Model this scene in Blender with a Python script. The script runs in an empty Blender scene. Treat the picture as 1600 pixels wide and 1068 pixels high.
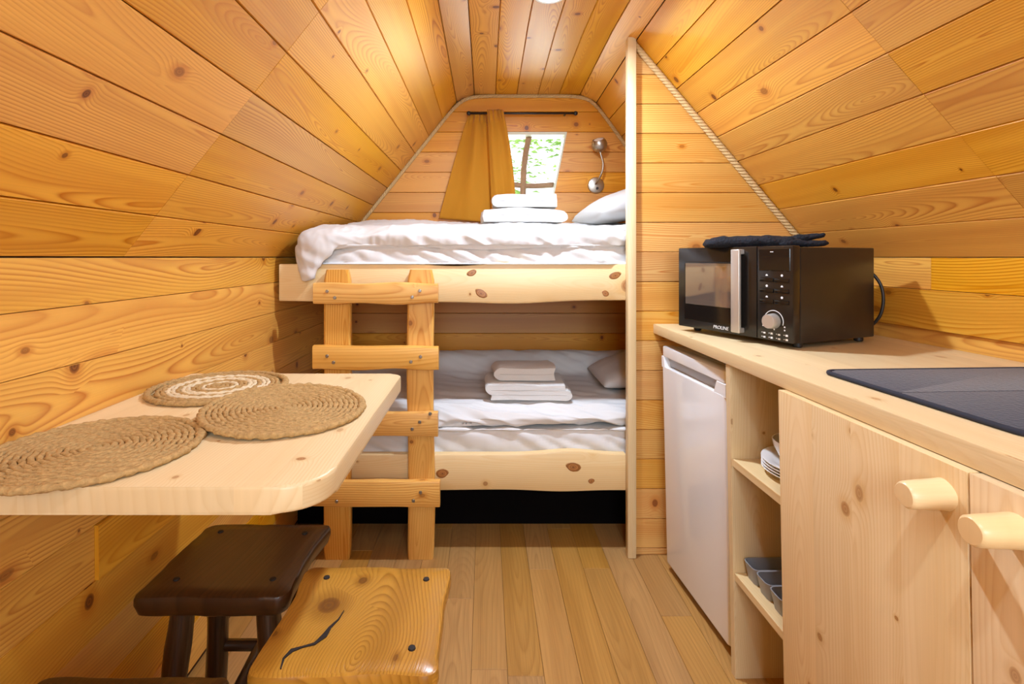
import bpy, bmesh, math, random
from mathutils import Vector, Matrix, noise
random.seed(7)
PI = math.pi
scn = bpy.context.scene
COL = scn.collection
H0 = 1.19                                   # eye height above the floor


def R(z):
    """height measured from eye level -> height above the floor"""
    return z + H0


# ------------------------------------------------------------------ camera, world, lights
cam_d = bpy.data.cameras.new('camera')
cam = bpy.data.objects.new('camera', cam_d)
COL.objects.link(cam)
cam.location = (0, 0, H0)
cam.rotation_euler = (PI / 2, 0, 0)
cam_d.sensor_width = 36
cam_d.lens = 18
cam_d.shift_x = 42 / 1600
cam_d.shift_y = -132 / 1600
cam_d.clip_start = 0.02
scn.camera = cam

scn.view_settings.view_transform = 'Standard'
scn.view_settings.look = 'None'
scn.view_settings.gamma = 1
scn.view_settings.use_curve_mapping = False
scn.view_settings.exposure = 0.14

world = bpy.data.worlds.new('world')
scn.world = world
world.use_nodes = True
wn = world.node_tree
wn.nodes.clear()
wo = wn.nodes.new('ShaderNodeOutputWorld')
wb = wn.nodes.new('ShaderNodeBackground')
sky = wn.nodes.new('ShaderNodeTexSky')
sky.sky_type = 'HOSEK_WILKIE'
sky.turbidity = 6
sky.sun_direction = (0.3, -0.5, 0.8)
mixw = wn.nodes.new('ShaderNodeMixRGB')
mixw.inputs[0].default_value = 0.75
mixw.inputs[2].default_value = (0.95, 1.0, 1.0, 1)
wn.links.new(sky.outputs[0], mixw.inputs[1])
wn.links.new(mixw.outputs[0], wb.inputs[0])
wb.inputs[1].default_value = 2.0
wn.links.new(wb.outputs[0], wo.inputs[0])


def light(name, kind, loc, energy, color=(1, 1, 1), rot=(0, 0, 0), **kw):
    d = bpy.data.lights.new(name, kind)
    d.energy = energy
    d.color = color
    for k, v in kw.items():
        setattr(d, k, v)
    o = bpy.data.objects.new(name, d)
    o.location = loc
    o.rotation_euler = rot
    COL.objects.link(o)
    return o


LAMP = (0.22, 1.71, R(0.835))
LAMPC = (0.69, 0.82, 1.0)
light('lamp_light', 'AREA', LAMP, 24, LAMPC, shape='DISK', size=0.075)
light('added_front_lamp', 'AREA', (0.22, 0.15, R(0.835)), 7.0, LAMPC, shape='DISK', size=0.075)  # extra lamp added out of view to brighten the near end
light('front_fill', 'AREA', (0.25, -1.15, 1.58), 29, (0.68, 0.84, 1.0), (PI / 2, 0, 0),  # soft fill panel added behind the viewer, standing in for door light
      shape='RECTANGLE', size=0.9, size_y=0.8)
light('window_daylight', 'AREA', (0.26, 3.1, 1.70), 8, (0.85, 0.97, 1.0), (-PI / 2, 0, 0),
      shape='RECTANGLE', size=0.5, size_y=0.55)
light('sun', 'SUN', (0, 6, 6), 5.0, (1, 0.97, 0.9), (math.radians(-20), math.radians(15), 0), angle=0.02)


# ------------------------------------------------------------------ materials
class NB:
    def __init__(s, name):
        s.mat = bpy.data.materials.new(name)
        s.mat.use_nodes = True
        s.t = s.mat.node_tree
        s.t.nodes.clear()
        s.out = s.t.nodes.new('ShaderNodeOutputMaterial')
        s.bsdf = s.t.nodes.new('ShaderNodeBsdfPrincipled')
        s.t.links.new(s.bsdf.outputs[0], s.out.inputs[0])

    def n(s, ty, **kw):
        nd = s.t.nodes.new(ty)
        for k, v in kw.items():
            setattr(nd, k, v)
        return nd

    def put(s, sock, v):
        if isinstance(v, bpy.types.NodeSocket):
            s.t.links.new(v, sock)
        elif isinstance(v, (tuple, list)) and len(v) == 3 and sock.type == 'RGBA':
            sock.default_value = (*v, 1)
        else:
            sock.default_value = v

    def m(s, op, a, b=0.0, c=0.0, clamp=False):
        nd = s.n('ShaderNodeMath', operation=op)
        nd.use_clamp = clamp
        s.put(nd.inputs[0], a)
        s.put(nd.inputs[1], b)
        s.put(nd.inputs[2], c)
        return nd.outputs[0]

    def vec(s, x, y=0.0, z=0.0):
        nd = s.n('ShaderNodeCombineXYZ')
        for i, v in enumerate((x, y, z)):
            s.put(nd.inputs[i], v)
        return nd.outputs[0]

    def noise(s, v, scale=1.0, detail=2.0, rough=0.5):
        nd = s.n('ShaderNodeTexNoise')
        s.put(nd.inputs['Vector'], v)
        nd.inputs['Scale'].default_value = scale
        nd.inputs['Detail'].default_value = detail
        nd.inputs['Roughness'].default_value = rough
        return nd.outputs[0]

    def mix(s, f, a, b, blend='MIX'):
        nd = s.n('ShaderNodeMixRGB', blend_type=blend)
        s.put(nd.inputs[0], f)
        s.put(nd.inputs[1], a)
        s.put(nd.inputs[2], b)
        return nd.outputs[0]

    def smooth(s, x, lo, hi, a=0.0, b=1.0):
        nd = s.n('ShaderNodeMapRange', interpolation_type='SMOOTHSTEP')
        for i, v in enumerate((x, lo, hi, a, b)):
            s.put(nd.inputs[i], v)
        return nd.outputs[0]

    def bump(s, h, strength, dist):
        nd = s.n('ShaderNodeBump')
        nd.inputs['Strength'].default_value = strength
        nd.inputs['Distance'].default_value = dist
        s.put(nd.inputs['Height'], h)
        s.t.links.new(nd.outputs[0], s.bsdf.inputs['Normal'])

    def set(s, **kw):
        for k, v in kw.items():
            s.put(s.bsdf.inputs[k.replace('_', ' ')], v)
        return s.mat


def wood(name, base, ring, knot, spacing=0.0065, strength=0.8, rough=0.32, knots=0.5, cell=(0.30, 0.10),
         ksize=0.013, tone=0.16, wander=0.12, lamella=0.0, fiber=0.12, depth=0.045, spec=0.5, coat=0.0, bump=0.25):
    b = NB(name)
    uvn = b.n('ShaderNodeUVMap')
    sep = b.n('ShaderNodeSeparateXYZ')
    b.t.links.new(uvn.outputs[0], sep.inputs[0])
    u, v = sep.outputs[0], sep.outputs[1]
    rnd = b.n('ShaderNodeObjectInfo').outputs['Random']
    stave = None
    if lamella:
        idx = b.m('FLOOR', b.m('DIVIDE', v, lamella))
        hsh = b.m('FRACT', b.m('MULTIPLY', b.m('SINE', b.m('MULTIPLY', idx, 12.9898)), 437.58))
        u = b.m('ADD', u, b.m('MULTIPLY', idx, 3.17))
        v = b.m('SUBTRACT', v, b.m('MULTIPLY', b.m('ADD', idx, 0.5), lamella))
        v = b.m('ADD', v, b.m('MULTIPLY', b.m('SUBTRACT', hsh, 0.5), 0.08))
        stave = hsh
    w = b.m('SUBTRACT', b.noise(b.vec(b.m('MULTIPLY', u, 2.0), b.m('MULTIPLY', v, 9.0), rnd), 1.0, 3), 0.5)
    c = b.m('MULTIPLY', b.m('SUBTRACT', b.noise(b.vec(b.m('MULTIPLY', u, 0.6), b.m('MULTIPLY', rnd, 31.0)), 1.0, 1), 0.5), wander * 2)
    dp = b.m('MULTIPLY', b.m('ABSOLUTE', b.m('SUBTRACT', b.noise(b.vec(b.m('MULTIPLY', u, 0.9), 5.5, b.m('MULTIPLY', rnd, 17.0)), 1.0, 1), 0.5)), depth * 6)
    dv = b.m('SUBTRACT', v, c)
    q = b.m('SQRT', b.m('ADD', b.m('MULTIPLY', dv, dv), b.m('MULTIPLY', dp, dp)))
    q = b.m('ADD', q, b.m('MULTIPLY', w, 0.0055))
    cu, cv = cell
    kv = b.vec(b.m('ADD', b.m('DIVIDE', u, cu), b.m('MULTIPLY', rnd, 9.0)), b.m('ADD', b.m('DIVIDE', v, cv), b.m('MULTIPLY', rnd, 3.0)))
    vo = b.n('ShaderNodeTexVoronoi', voronoi_dimensions='2D', feature='F1')
    b.put(vo.inputs['Vector'], kv)
    vo.inputs['Scale'].default_value = 1.0
    df = b.n('ShaderNodeVectorMath', operation='SUBTRACT')
    b.t.links.new(kv, df.inputs[0])
    b.t.links.new(vo.outputs['Position'], df.inputs[1])
    s2 = b.n('ShaderNodeSeparateXYZ')
    b.t.links.new(df.outputs[0], s2.inputs[0])
    du = b.m('MULTIPLY', s2.outputs[0], cu * 0.62)
    dk = b.m('MULTIPLY', s2.outputs[1], cv)
    s3 = b.n('ShaderNodeSeparateXYZ')
    b.t.links.new(vo.outputs['Color'], s3.inputs[0])
    du = b.m('MULTIPLY', du, b.m('ADD', 0.75, b.m('MULTIPLY', s3.outputs[2], 1.5)))
    d = b.m('SQRT', b.m('ADD', b.m('MULTIPLY', du, du), b.m('MULTIPLY', dk, dk)))
    d = b.m('ADD', d, b.m('MULTIPLY', w, 0.006))
    gate = b.m('GREATER_THAN', s3.outputs[1], 1 - knots)
    rk = b.m('ADD', b.m('MULTIPLY', b.m('POWER', s3.outputs[0], 1.6), ksize), 0.0035)
    e = b.m('DIVIDE', d, rk)
    g = b.m('MULTIPLY', b.m('EXPONENT', b.m('MULTIPLY', b.m('MULTIPLY', e, e), -0.16)), gate)
    q = b.m('ADD', q, b.m('MULTIPLY', g, b.m('MULTIPLY', rk, 1.5)))
    sfr = b.m('FRACT', b.m('DIVIDE', q, spacing))
    line = b.m('MINIMUM', b.m('DIVIDE', sfr, 0.78), b.m('DIVIDE', b.m('SUBTRACT', 1.0, sfr), 0.22))
    line = b.m('POWER', line, 2.2)
    smod = b.noise(b.vec(b.m('MULTIPLY', u, 0.8), b.m('MULTIPLY', v, 14.0), b.m('MULTIPLY', rnd, 7.0)), 1.0, 2)
    smod = b.smooth(smod, 0.25, 0.7, 0.35, 1.0)
    fib = b.noise(b.vec(b.m('MULTIPLY', u, 5.0), b.m('MULTIPLY', v, 300.0)), 1.0, 2)
    col = b.mix(b.m('MULTIPLY', b.m('MULTIPLY', line, smod), strength), base, ring)
    broad = b.noise(b.vec(b.m('MULTIPLY', u, 0.7), b.m('MULTIPLY', v, 16.0), b.m('MULTIPLY', rnd, 13.0)), 1.0, 2)
    col = b.mix(b.smooth(broad, 0.40, 0.70, 0.0, 0.75), col, b.mix(0.55, base, ring))
    halo = b.m('MULTIPLY', b.smooth(e, 2.6, 1.0), gate)
    col = b.mix(b.m('MULTIPLY', halo, 0.55), col, ring)
    core = b.m('MULTIPLY', b.smooth(e, 1.08, 0.8), gate)
    kin = b.mix(b.smooth(b.m('FRACT', b.m('MULTIPLY', e, 2.2)), 0.2, 0.8), knot, tuple(0.35 * x + 0.65 * y for x, y in zip(ring, knot)))
    col = b.mix(b.m('MULTIPLY', core, b.smooth(s3.outputs[2], 0.0, 1.0, 0.55, 1.0)), col, kin)
    hs = b.n('ShaderNodeHueSaturation')
    b.put(hs.inputs['Color'], col)
    val = b.m('ADD', 1 - tone / 2 - fiber / 2, b.m('MULTIPLY', b.m('FRACT', b.m('MULTIPLY', rnd, 7.7)), tone))
    val = b.m('ADD', val, b.m('MULTIPLY', fib, fiber))
    if stave:
        val = b.m('ADD', val, b.m('MULTIPLY', b.m('SUBTRACT', stave, 0.5), 0.10))
    b.put(hs.inputs['Value'], val)
    b.put(hs.inputs['Saturation'], b.m('ADD', 0.94, b.m('MULTIPLY', b.m('FRACT', b.m('MULTIPLY', rnd, 3.3)), 0.12)))
    b.bump(b.m('ADD', b.m('MULTIPLY', line, -0.3), fib), bump, 0.0006)
    return b.set(Base_Color=hs.outputs[0], Roughness=b.m('ADD', rough, b.m('MULTIPLY', fib, 0.1)), Specular_IOR_Level=spec,
                 Coat_Weight=coat, Coat_Roughness=0.2)


def plain(name, color, rough=0.5, metal=0.0, grain=0.0, gscale=200.0, bump=0.0, spec=0.5, coat=0.0, **kw):
    b = NB(name)
    tc = b.n('ShaderNodeTexCoord').outputs['Object']
    f = b.noise(tc, gscale, 3)
    col = b.mix(grain, color, b.mix(f, tuple(x * 0.5 for x in color), tuple(min(1, x * 1.5) for x in color)))
    if bump:
        b.bump(f, 0.6, bump)
    return b.set(Base_Color=col, Roughness=b.m('ADD', rough, b.m('MULTIPLY', b.m('SUBTRACT', f, 0.5), 0.06)),
                 Metallic=metal, Specular_IOR_Level=spec, Coat_Weight=coat, **kw)


M = {}
PB, PR, PK = (0.80, 0.415, 0.058), (0.50, 0.15, 0.007), (0.12, 0.03, 0.006)
M['board'] = wood('varnished_pine', PB, PR, PK, 0.0058, 1.0, 0.34, 0.42, (0.30, 0.085), 0.013, tone=0.26, wander=0.16)
M['wallboard'] = wood('varnished_wall_pine', PB, PR, PK, 0.0085, 1.0, 0.32, 0.5, (0.33, 0.10), 0.016, wander=0.18, tone=0.2)
M['back'] = wood('back_wall_pine', (0.76, 0.36, 0.055), (0.50, 0.14, 0.006), PK, 0.0065, 1.0, 0.33, 0.45, (0.30, 0.09), 0.011)
M['part'] = wood('partition_pine', (0.73, 0.41, 0.11), (0.55, 0.165, 0.006), (0.22, 0.06, 0.01), 0.0085, 1.0, 0.3, 0.35, (0.35, 0.10), 0.014, depth=0.03)
LB, LR, LK = (0.77, 0.60, 0.335), (0.67, 0.435, 0.165), (0.33, 0.13, 0.035)
M['pale'] = wood('pale_pine', LB, LR, LK, 0.008, 0.5, 0.36, 0.3, (0.30, 0.11), 0.012, tone=0.05)
M['panel'] = wood('glued_pine_panel', LB, (0.66, 0.45, 0.20), LK, 0.006, 0.6, 0.36, 0.45, (0.22, 0.09), 0.006, tone=0.04, lamella=0.095)
M['door'] = wood('cabinet_pine_panel', (0.81, 0.62, 0.36), (0.66, 0.42, 0.17), LK, 0.0065, 0.7, 0.4, 0.4, (0.22, 0.09), 0.009, tone=0.04, lamella=0.11)
M['rail'] = wood('bed_rail_pine', (0.80, 0.60, 0.32), (0.70, 0.44, 0.17), (0.30, 0.10, 0.025), 0.008, 0.45, 0.33, 0.95, (0.40, 0.17), 0.034, tone=0.04)
M['ladder'] = wood('ladder_pine', (0.80, 0.46, 0.12), (0.56, 0.21, 0.025), (0.22, 0.08, 0.02), 0.009, 1.0, 0.3, 0.6, (0.22, 0.10), 0.011, tone=0.14)
M['peg'] = wood('knob_pine', (0.86, 0.66, 0.36), (0.78, 0.52, 0.22), (0.45, 0.2, 0.06), 0.009, 0.35, 0.3, 0.5, (0.08, 0.05), 0.005, tone=0.05)
M['dark'] = wood('dark_stained_wood', (0.050, 0.019, 0.006), (0.014, 0.005, 0.002), (0.012, 0.005, 0.003), 0.012, 0.7, 0.3, 0.5, (0.2, 0.1), 0.014, tone=0.2, bump=0.6, coat=0.3)
M['honey'] = wood('honey_stained_slab', (0.50, 0.255, 0.055), (0.21, 0.08, 0.012), (0.10, 0.03, 0.008), 0.0062, 0.9, 0.25, 0.7, (0.16, 0.16), 0.022, tone=0.05, wander=0.3, depth=0.12, bump=0.7, coat=0.3)
M['floor'] = wood('oak_vinyl_plank', (0.47, 0.245, 0.066), (0.27, 0.115, 0.022), (0.25, 0.12, 0.05), 0.012, 0.45, 0.36, 0.06, (0.5, 0.1), 0.006, tone=0.16, fiber=0.5, depth=0.06, spec=0.4)
M['shell'] = plain('dark_underlay', (0.10, 0.045, 0.015), 0.8, grain=0.4, gscale=30)
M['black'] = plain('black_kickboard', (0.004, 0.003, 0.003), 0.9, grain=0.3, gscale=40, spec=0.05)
M['linen'] = plain('white_bed_linen', (0.68, 0.665, 0.65), 0.85, grain=0.06, gscale=900, bump=0.0002, Sheen_Weight=0.2)
M['mattress'] = plain('white_sheet', (0.68, 0.665, 0.65), 0.85, grain=0.06, gscale=900, bump=0.0002)
M['towel'] = plain('white_terry', (0.69, 0.675, 0.65), 0.95, grain=0.15, gscale=420, bump=0.0035, Sheen_Weight=0.4)
M['curtain'] = plain('mustard_cloth', (0.50, 0.205, 0.003), 0.85, grain=0.12, gscale=600, bump=0.0003, Sheen_Weight=0.15)
M['iron'] = plain('black_iron', (0.012, 0.011, 0.011), 0.45, grain=0.2, gscale=90)
M['steel'] = plain('brushed_nickel', (0.46, 0.42, 0.36), 0.38, metal=1.0, grain=0.1, gscale=300)
M['screw'] = plain('zinc_screw', (0.38, 0.36, 0.33), 0.35, metal=1.0, grain=0.3, gscale=500)
M['silver'] = plain('silver_plastic', (0.56, 0.52, 0.47), 0.35, metal=0.6, grain=0.05, gscale=200)
M['mwblack'] = plain('black_enamel', (0.012, 0.010, 0.009), 0.22, grain=0.05, gscale=100)
M['mwside'] = plain('dark_painted_steel', (0.018, 0.014, 0.011), 0.30, grain=0.08, gscale=60)
M['mwglass'] = plain('mirror_dark_glass', (0.30, 0.26, 0.22), 0.05, metal=0.75, grain=0.02, gscale=20)
M['gloss'] = plain('gloss_black_plastic', (0.006, 0.006, 0.006), 0.08, grain=0.03, gscale=50)
M['print'] = plain('white_print', (0.75, 0.74, 0.72), 0.5, grain=0.02)
M['fridge'] = plain('white_enamel', (0.82, 0.825, 0.83), 0.16, grain=0.015, gscale=12, coat=0.3)
M['fridgegrey'] = plain('grey_recess', (0.40, 0.40, 0.42), 0.3, grain=0.03, gscale=20)
M['seal'] = plain('rubber_seal', (0.06, 0.06, 0.065), 0.6, grain=0.1)
M['navy'] = plain('navy_microfibre', (0.022, 0.027, 0.046), 0.9, grain=1.0, gscale=150, bump=0.004, Sheen_Weight=0.3)
M['navyedge'] = plain('navy_binding', (0.014, 0.017, 0.032), 0.85, grain=0.4, gscale=400, bump=0.0006)
M['glove'] = plain('black_quilted_cloth', (0.008, 0.009, 0.014), 0.8, grain=1.0, gscale=110, bump=0.012, spec=0.3)
M['china'] = plain('white_china', (0.80, 0.79, 0.77), 0.12, grain=0.01, coat=0.4)
M['tray'] = plain('grey_plastic', (0.27, 0.28, 0.30), 0.4, grain=0.08, gscale=90)
M['jute'] = plain('woven_seagrass', (0.44, 0.28, 0.11), 0.9, grain=1.0, gscale=140, bump=0.006, spec=0.2)
M['cream'] = plain('bleached_seagrass', (0.72, 0.58, 0.38), 0.85, grain=0.6, gscale=120, bump=0.005, spec=0.2)
M['rope'] = plain('manila_rope', (0.62, 0.43, 0.20), 0.85, grain=0.6, gscale=260, bump=0.001, spec=0.2)
M['branch'] = plain('bare_branch', (0.33, 0.20, 0.11), 0.7, grain=0.6, gscale=60, bump=0.002)
M['reveal'] = plain('pale_window_trim', (0.66, 0.66, 0.52), 0.5, grain=0.1, gscale=60)
M['bark'] = plain('tree_bark', (0.16, 0.11, 0.07), 0.9, grain=0.6, gscale=20, bump=0.01)
M['crackfill'] = plain('dark_crack', (0.012, 0.006, 0.003), 0.7, grain=0.3)
M['ground'] = plain('lawn', (0.10, 0.17, 0.05), 0.95, grain=0.6, gscale=6)


def leafmat():
    b = NB('tree_leaves')
    rnd = b.n('ShaderNodeTexCoord').outputs['Object']
    f = b.noise(rnd, 2.5, 2)
    col = b.mix(f, (0.16, 0.40, 0.08), (0.48, 0.68, 0.22))
    m = b.set(Base_Color=col, Roughness=0.6)
    tr = b.n('ShaderNodeBsdfTranslucent')
    b.put(tr.inputs[0], b.mix(0.5, col, (0.5, 0.75, 0.15)))
    mx = b.n('ShaderNodeMixShader')
    mx.inputs[0].default_value = 0.5
    b.t.links.new(b.bsdf.outputs[0], mx.inputs[1])
    b.t.links.new(tr.outputs[0], mx.inputs[2])
    b.t.links.new(mx.outputs[0], b.out.inputs[0])
    return m


M['leaf'] = leafmat()


def glassmat():
    b = NB('window_glass')
    tr = b.n('ShaderNodeBsdfTransparent')
    gl = b.n('ShaderNodeBsdfGlossy')
    gl.inputs['Roughness'].default_value = 0.02
    fr = b.n('ShaderNodeFresnel')
    fr.inputs[0].default_value = 1.35
    mx = b.n('ShaderNodeMixShader')
    b.t.links.new(fr.outputs[0], mx.inputs[0])
    b.t.links.new(tr.outputs[0], mx.inputs[1])
    b.t.links.new(gl.outputs[0], mx.inputs[2])
    b.t.links.new(mx.outputs[0], b.out.inputs[0])
    return b.mat


M['glass'] = glassmat()


def knotmat():
    b = NB('pine_knot')
    tc = b.n('ShaderNodeTexCoord').outputs['Generated']
    sp_ = b.n('ShaderNodeSeparateXYZ')
    b.t.links.new(tc, sp_.inputs[0])
    dx = b.m('SUBTRACT', sp_.outputs[0], 0.5)
    dz = b.m('SUBTRACT', sp_.outputs[2], 0.5)
    r = b.m('MULTIPLY', b.m('SQRT', b.m('ADD', b.m('MULTIPLY', dx, dx), b.m('MULTIPLY', dz, dz))), 2.0)
    r = b.m('ADD', r, b.m('MULTIPLY', b.m('SUBTRACT', b.noise(tc, 5.0, 3), 0.5), 0.25))
    rings = b.m('FRACT', b.m('MULTIPLY', r, 3.4))
    col = b.mix(b.smooth(rings, 0.1, 0.9), (0.30, 0.11, 0.025), (0.46, 0.20, 0.055))
    col = b.mix(b.smooth(r, 0.30, 0.12), col, (0.22, 0.075, 0.02))
    col = b.mix(b.m('MULTIPLY', b.smooth(r, 0.62, 0.74), b.smooth(r, 0.95, 0.82)), col, (0.27, 0.10, 0.025))
    col = b.mix(b.smooth(r, 0.86, 1.0), col, (0.62, 0.38, 0.14))
    return b.set(Base_Color=col, Roughness=0.35)


M['knot'] = knotmat()


def lampmat():
    b = NB('lit_diffuser')
    return b.set(Base_Color=(1, 1, 1), Emission_Color=(1, 0.95, 0.88), Emission_Strength=8.0)


M['lit'] = lampmat()
M['white'] = plain('white_plastic', (0.8, 0.8, 0.78), 0.4, grain=0.02)


# ------------------------------------------------------------------ mesh helpers
def grain_uv(me, axis, off=None, center=None):
    """u runs along the grain, v across it on the face, in metres"""
    a = Vector(axis).normalized()
    ref = Vector((0, 0, 1)) if abs(a.z) < 0.9 else Vector((1, 0, 0))
    b1 = a.cross(ref).normalized()
    if center is None:
        if len(me.vertices):
            center = sum((v.co for v in me.vertices), Vector()) / len(me.vertices)
        else:
            center = Vector()
    if off is None:
        off = (random.uniform(0, 60), random.uniform(-0.05, 0.05))
    uvl = me.uv_layers.new(name='UVMap')
    vs = me.vertices
    for p in me.polygons:
        n = p.normal
        if abs(n.dot(a)) > 0.8:
            ua, va = ref * 0.6, b1 * 0.3
        else:
            va = n.cross(a).normalized()
            ua = a
        for li in p.loop_indices:
            c = vs[me.loops[li].vertex_index].co - center
            uvl.data[li].uv = (c.dot(ua) + off[0], c.dot(va) + off[1])


class MB:
    def __init__(s):
        s.bm = bmesh.new()

    def box(s, x0, y0, z0, x1, y1, z1, bevel=0.0, seg=2, rot=None):
        vs = [s.bm.verts.new(Vector(p)) for p in
              ((x0, y0, z0), (x1, y0, z0), (x1, y1, z0), (x0, y1, z0), (x0, y0, z1), (x1, y0, z1), (x1, y1, z1), (x0, y1, z1))]
        if rot is not None:
            for v in vs:
                v.co = rot @ v.co
        fs = [s.bm.faces.new([vs[i] for i in q]) for q in
              ((0, 3, 2, 1), (4, 5, 6, 7), (0, 1, 5, 4), (1, 2, 6, 5), (2, 3, 7, 6), (3, 0, 4, 7))]
        if bevel:
            es = list({e for f in fs for e in f.edges})
            bmesh.ops.bevel(s.bm, geom=es, offset=bevel, segments=seg, profile=0.5, affect='EDGES')
        return s

    def loft(s, rings, closed=True, cap=True):
        vr = [[s.bm.verts.new(Vector(p)) for p in r] for r in rings]
        n = len(rings[0])
        for a, b in zip(vr, vr[1:]):
            for i in range(n if closed else n - 1):
                j = (i + 1) % n
                s.bm.faces.new((a[i], a[j], b[j], b[i]))
        if cap and closed:
            s.bm.faces.new(list(reversed(vr[0])))
            s.bm.faces.new(vr[-1])
        return s

    def tube(s, pts, rad, n=10, cap=True, flat=1.0):
        pts = [Vector(p) for p in pts]
        rs = rad if isinstance(rad, (list, tuple)) else [rad] * len(pts)
        rings = []
        up = None
        for i, p in enumerate(pts):
            t = (pts[min(i + 1, len(pts) - 1)] - pts[max(i - 1, 0)]).normalized()
            if up is None:
                up = Vector((0, 0, 1)) if abs(t.z) < 0.9 else Vector((1, 0, 0))
            a = t.cross(up).normalized()
            bb = a.cross(t).normalized()
            up = bb
            rings.append([p + a * (rs[i] * math.cos(2 * PI * k / n)) + bb * (rs[i] * flat * math.sin(2 * PI * k / n)) for k in range(n)])
        return s.loft(rings, True, cap)

    def lathe(s, prof, n=32, center=(0, 0, 0), axis='z'):
        c = Vector(center)
        rings = []
        for r, z in prof:
            ring = []
            for k in range(n):
                a = 2 * PI * k / n
                p = Vector((r * math.cos(a), r * math.sin(a), z))
                if axis == 'x':
                    p = Vector((p.z, p.x, p.y))
                elif axis == 'y':
                    p = Vector((p.x, -p.z, p.y))
                ring.append(c + p)
            rings.append(ring)
        return s.loft(rings, True, True)

    def prism(s, poly, z0, z1, bevel=0.0, seg=3):
        vb = [s.bm.verts.new((x, y, z0)) for x, y in poly]
        vt = [s.bm.verts.new((x, y, z1)) for x, y in poly]
        n = len(poly)
        f1 = s.bm.faces.new(list(reversed(vb)))
        f2 = s.bm.faces.new(vt)
        for i in range(n):
            j = (i + 1) % n
            s.bm.faces.new((vb[i], vb[j], vt[j], vt[i]))
        if bevel:
            es = list(set(f1.edges) | set(f2.edges))
            bmesh.ops.bevel(s.bm, geom=es, offset=bevel, segments=seg, profile=0.5, affect='EDGES')
        return s

    def move(s, mat):
        bmesh.ops.transform(s.bm, matrix=mat, verts=s.bm.verts)
        return s

    def build(s, name, mat, parent=None, grain=None, smooth=False, loc=None):
        bmesh.ops.recalc_face_normals(s.bm, faces=s.bm.faces)
        me = bpy.data.meshes.new(name)
        s.bm.to_mesh(me)
        s.bm.free()
        me.materials.append(mat)
        if grain is not None:
            grain_uv(me, grain)
        if smooth:
            me.polygons.foreach_set('use_smooth', [True] * len(me.polygons))
            if smooth == 'angle':
                me.set_sharp_from_angle(angle=math.radians(40))
        o = bpy.data.objects.new(name, me)
        COL.objects.link(o)
        if parent is not None:
            o.parent = parent
        if loc is not None:
            o.location = loc
        return o


def tag(o, label=None, cat=None, group=None, kind=None):
    if label:
        o['label'] = label
    if cat:
        o['category'] = cat
    if group:
        o['group'] = group
    if kind:
        o['kind'] = kind
    return o


def thing(name, label, cat, loc=(0, 0, 0), rot=(0, 0, 0), group=None):
    o = bpy.data.objects.new(name, None)
    o.empty_display_size = 0.05
    COL.objects.link(o)
    o.location = loc
    o.rotation_euler = rot
    return tag(o, label, cat, group)


def copy_tree(o, parent=None):
    c = o.copy()
    COL.objects.link(c)
    if parent is not None:
        c.parent = parent
    for ch in list(o.children):
        copy_tree(ch, c)
    return c


def lerp(a, b, t):
    return a + (b - a) * t


def interp(tab, x):
    if x <= tab[0][0]:
        return tab[0][1]
    for (x0, v0), (x1, v1) in zip(tab, tab[1:]):
        if x <= x1:
            return lerp(v0, v1, (x - x0) / (x1 - x0))
    return tab[-1][1]


def rrect(x0, y0, x1, y1, r, n=6):
    """rounded rectangle, r = one radius or four (x0y0, x1y0, x1y1, x0y1)"""
    rs = r if isinstance(r, (tuple, list)) else (r,) * 4
    out = []
    for (cx, cy, sx, sy, a0), rr in zip(((x0, y0, 1, 1, PI), (x1, y0, -1, 1, 1.5 * PI), (x1, y1, -1, -1, 0), (x0, y1, 1, -1, PI / 2)), rs):
        for k in range(n + 1):
            a = a0 + PI / 2 * k / n
            out.append((cx + sx * rr + rr * math.cos(a), cy + sy * rr + rr * math.sin(a)))
    return out


def text(name, s, size, mat, parent, loc, rot, shear=0.0, sx=1.0, depth=0.0003):
    cu = bpy.data.curves.new(name, 'FONT')
    cu.body = s
    cu.size = size
    cu.align_x = 'CENTER'
    cu.align_y = 'CENTER'
    cu.extrude = depth
    cu.shear = shear
    tmp = bpy.data.objects.new(name + '_tmp', cu)
    COL.objects.link(tmp)
    dg = bpy.context.evaluated_depsgraph_get()
    me = bpy.data.meshes.new_from_object(tmp.evaluated_get(dg))
    bpy.data.objects.remove(tmp)
    bpy.data.curves.remove(cu)
    me.materials.clear()
    me.materials.append(mat)
    o = bpy.data.objects.new(name, me)
    COL.objects.link(o)
    o.parent = parent
    o.location = loc
    o.rotation_euler = rot
    o.scale = (sx, 1, 1)
    return o


# ------------------------------------------------------------------ the pod's shell
YF, YS, YB = -1.3, 1.2, 2.85               # front end, board seam, back wall
YP = 2.05                                   # partition face
NS = 9                                      # boards on each slope
KL = -0.85
KR = [(-1.3, 1.41), (0.3, 1.40), (1.2, 1.365), (2.05, 1.33), (2.87, 1.23)]
TR = [(-1.3, 0.62), (1.2, 0.605), (2.05, 0.60), (2.87, 0.62)]
ZC = 0.905


def profile(y):
    """cross-section of slopes and ceiling from eye level up, left kink to right kink: (x, z rel. to eye)"""
    kr, tr = interp(KR, y), interp(TR, y)
    pts = []
    for k in range(NS + 1):
        pts.append((lerp(KL, -0.159, k / NS), 0.8646 * k / NS))
    fl, fr = -0.06, tr - 0.092
    for k in range(6):
        pts.append((lerp(fl, fr, k / 5), ZC))
    for k in range(NS + 1):
        pts.append((lerp(tr, kr, k / NS), 0.862 * (1 - k / NS)))
    return pts


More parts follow.
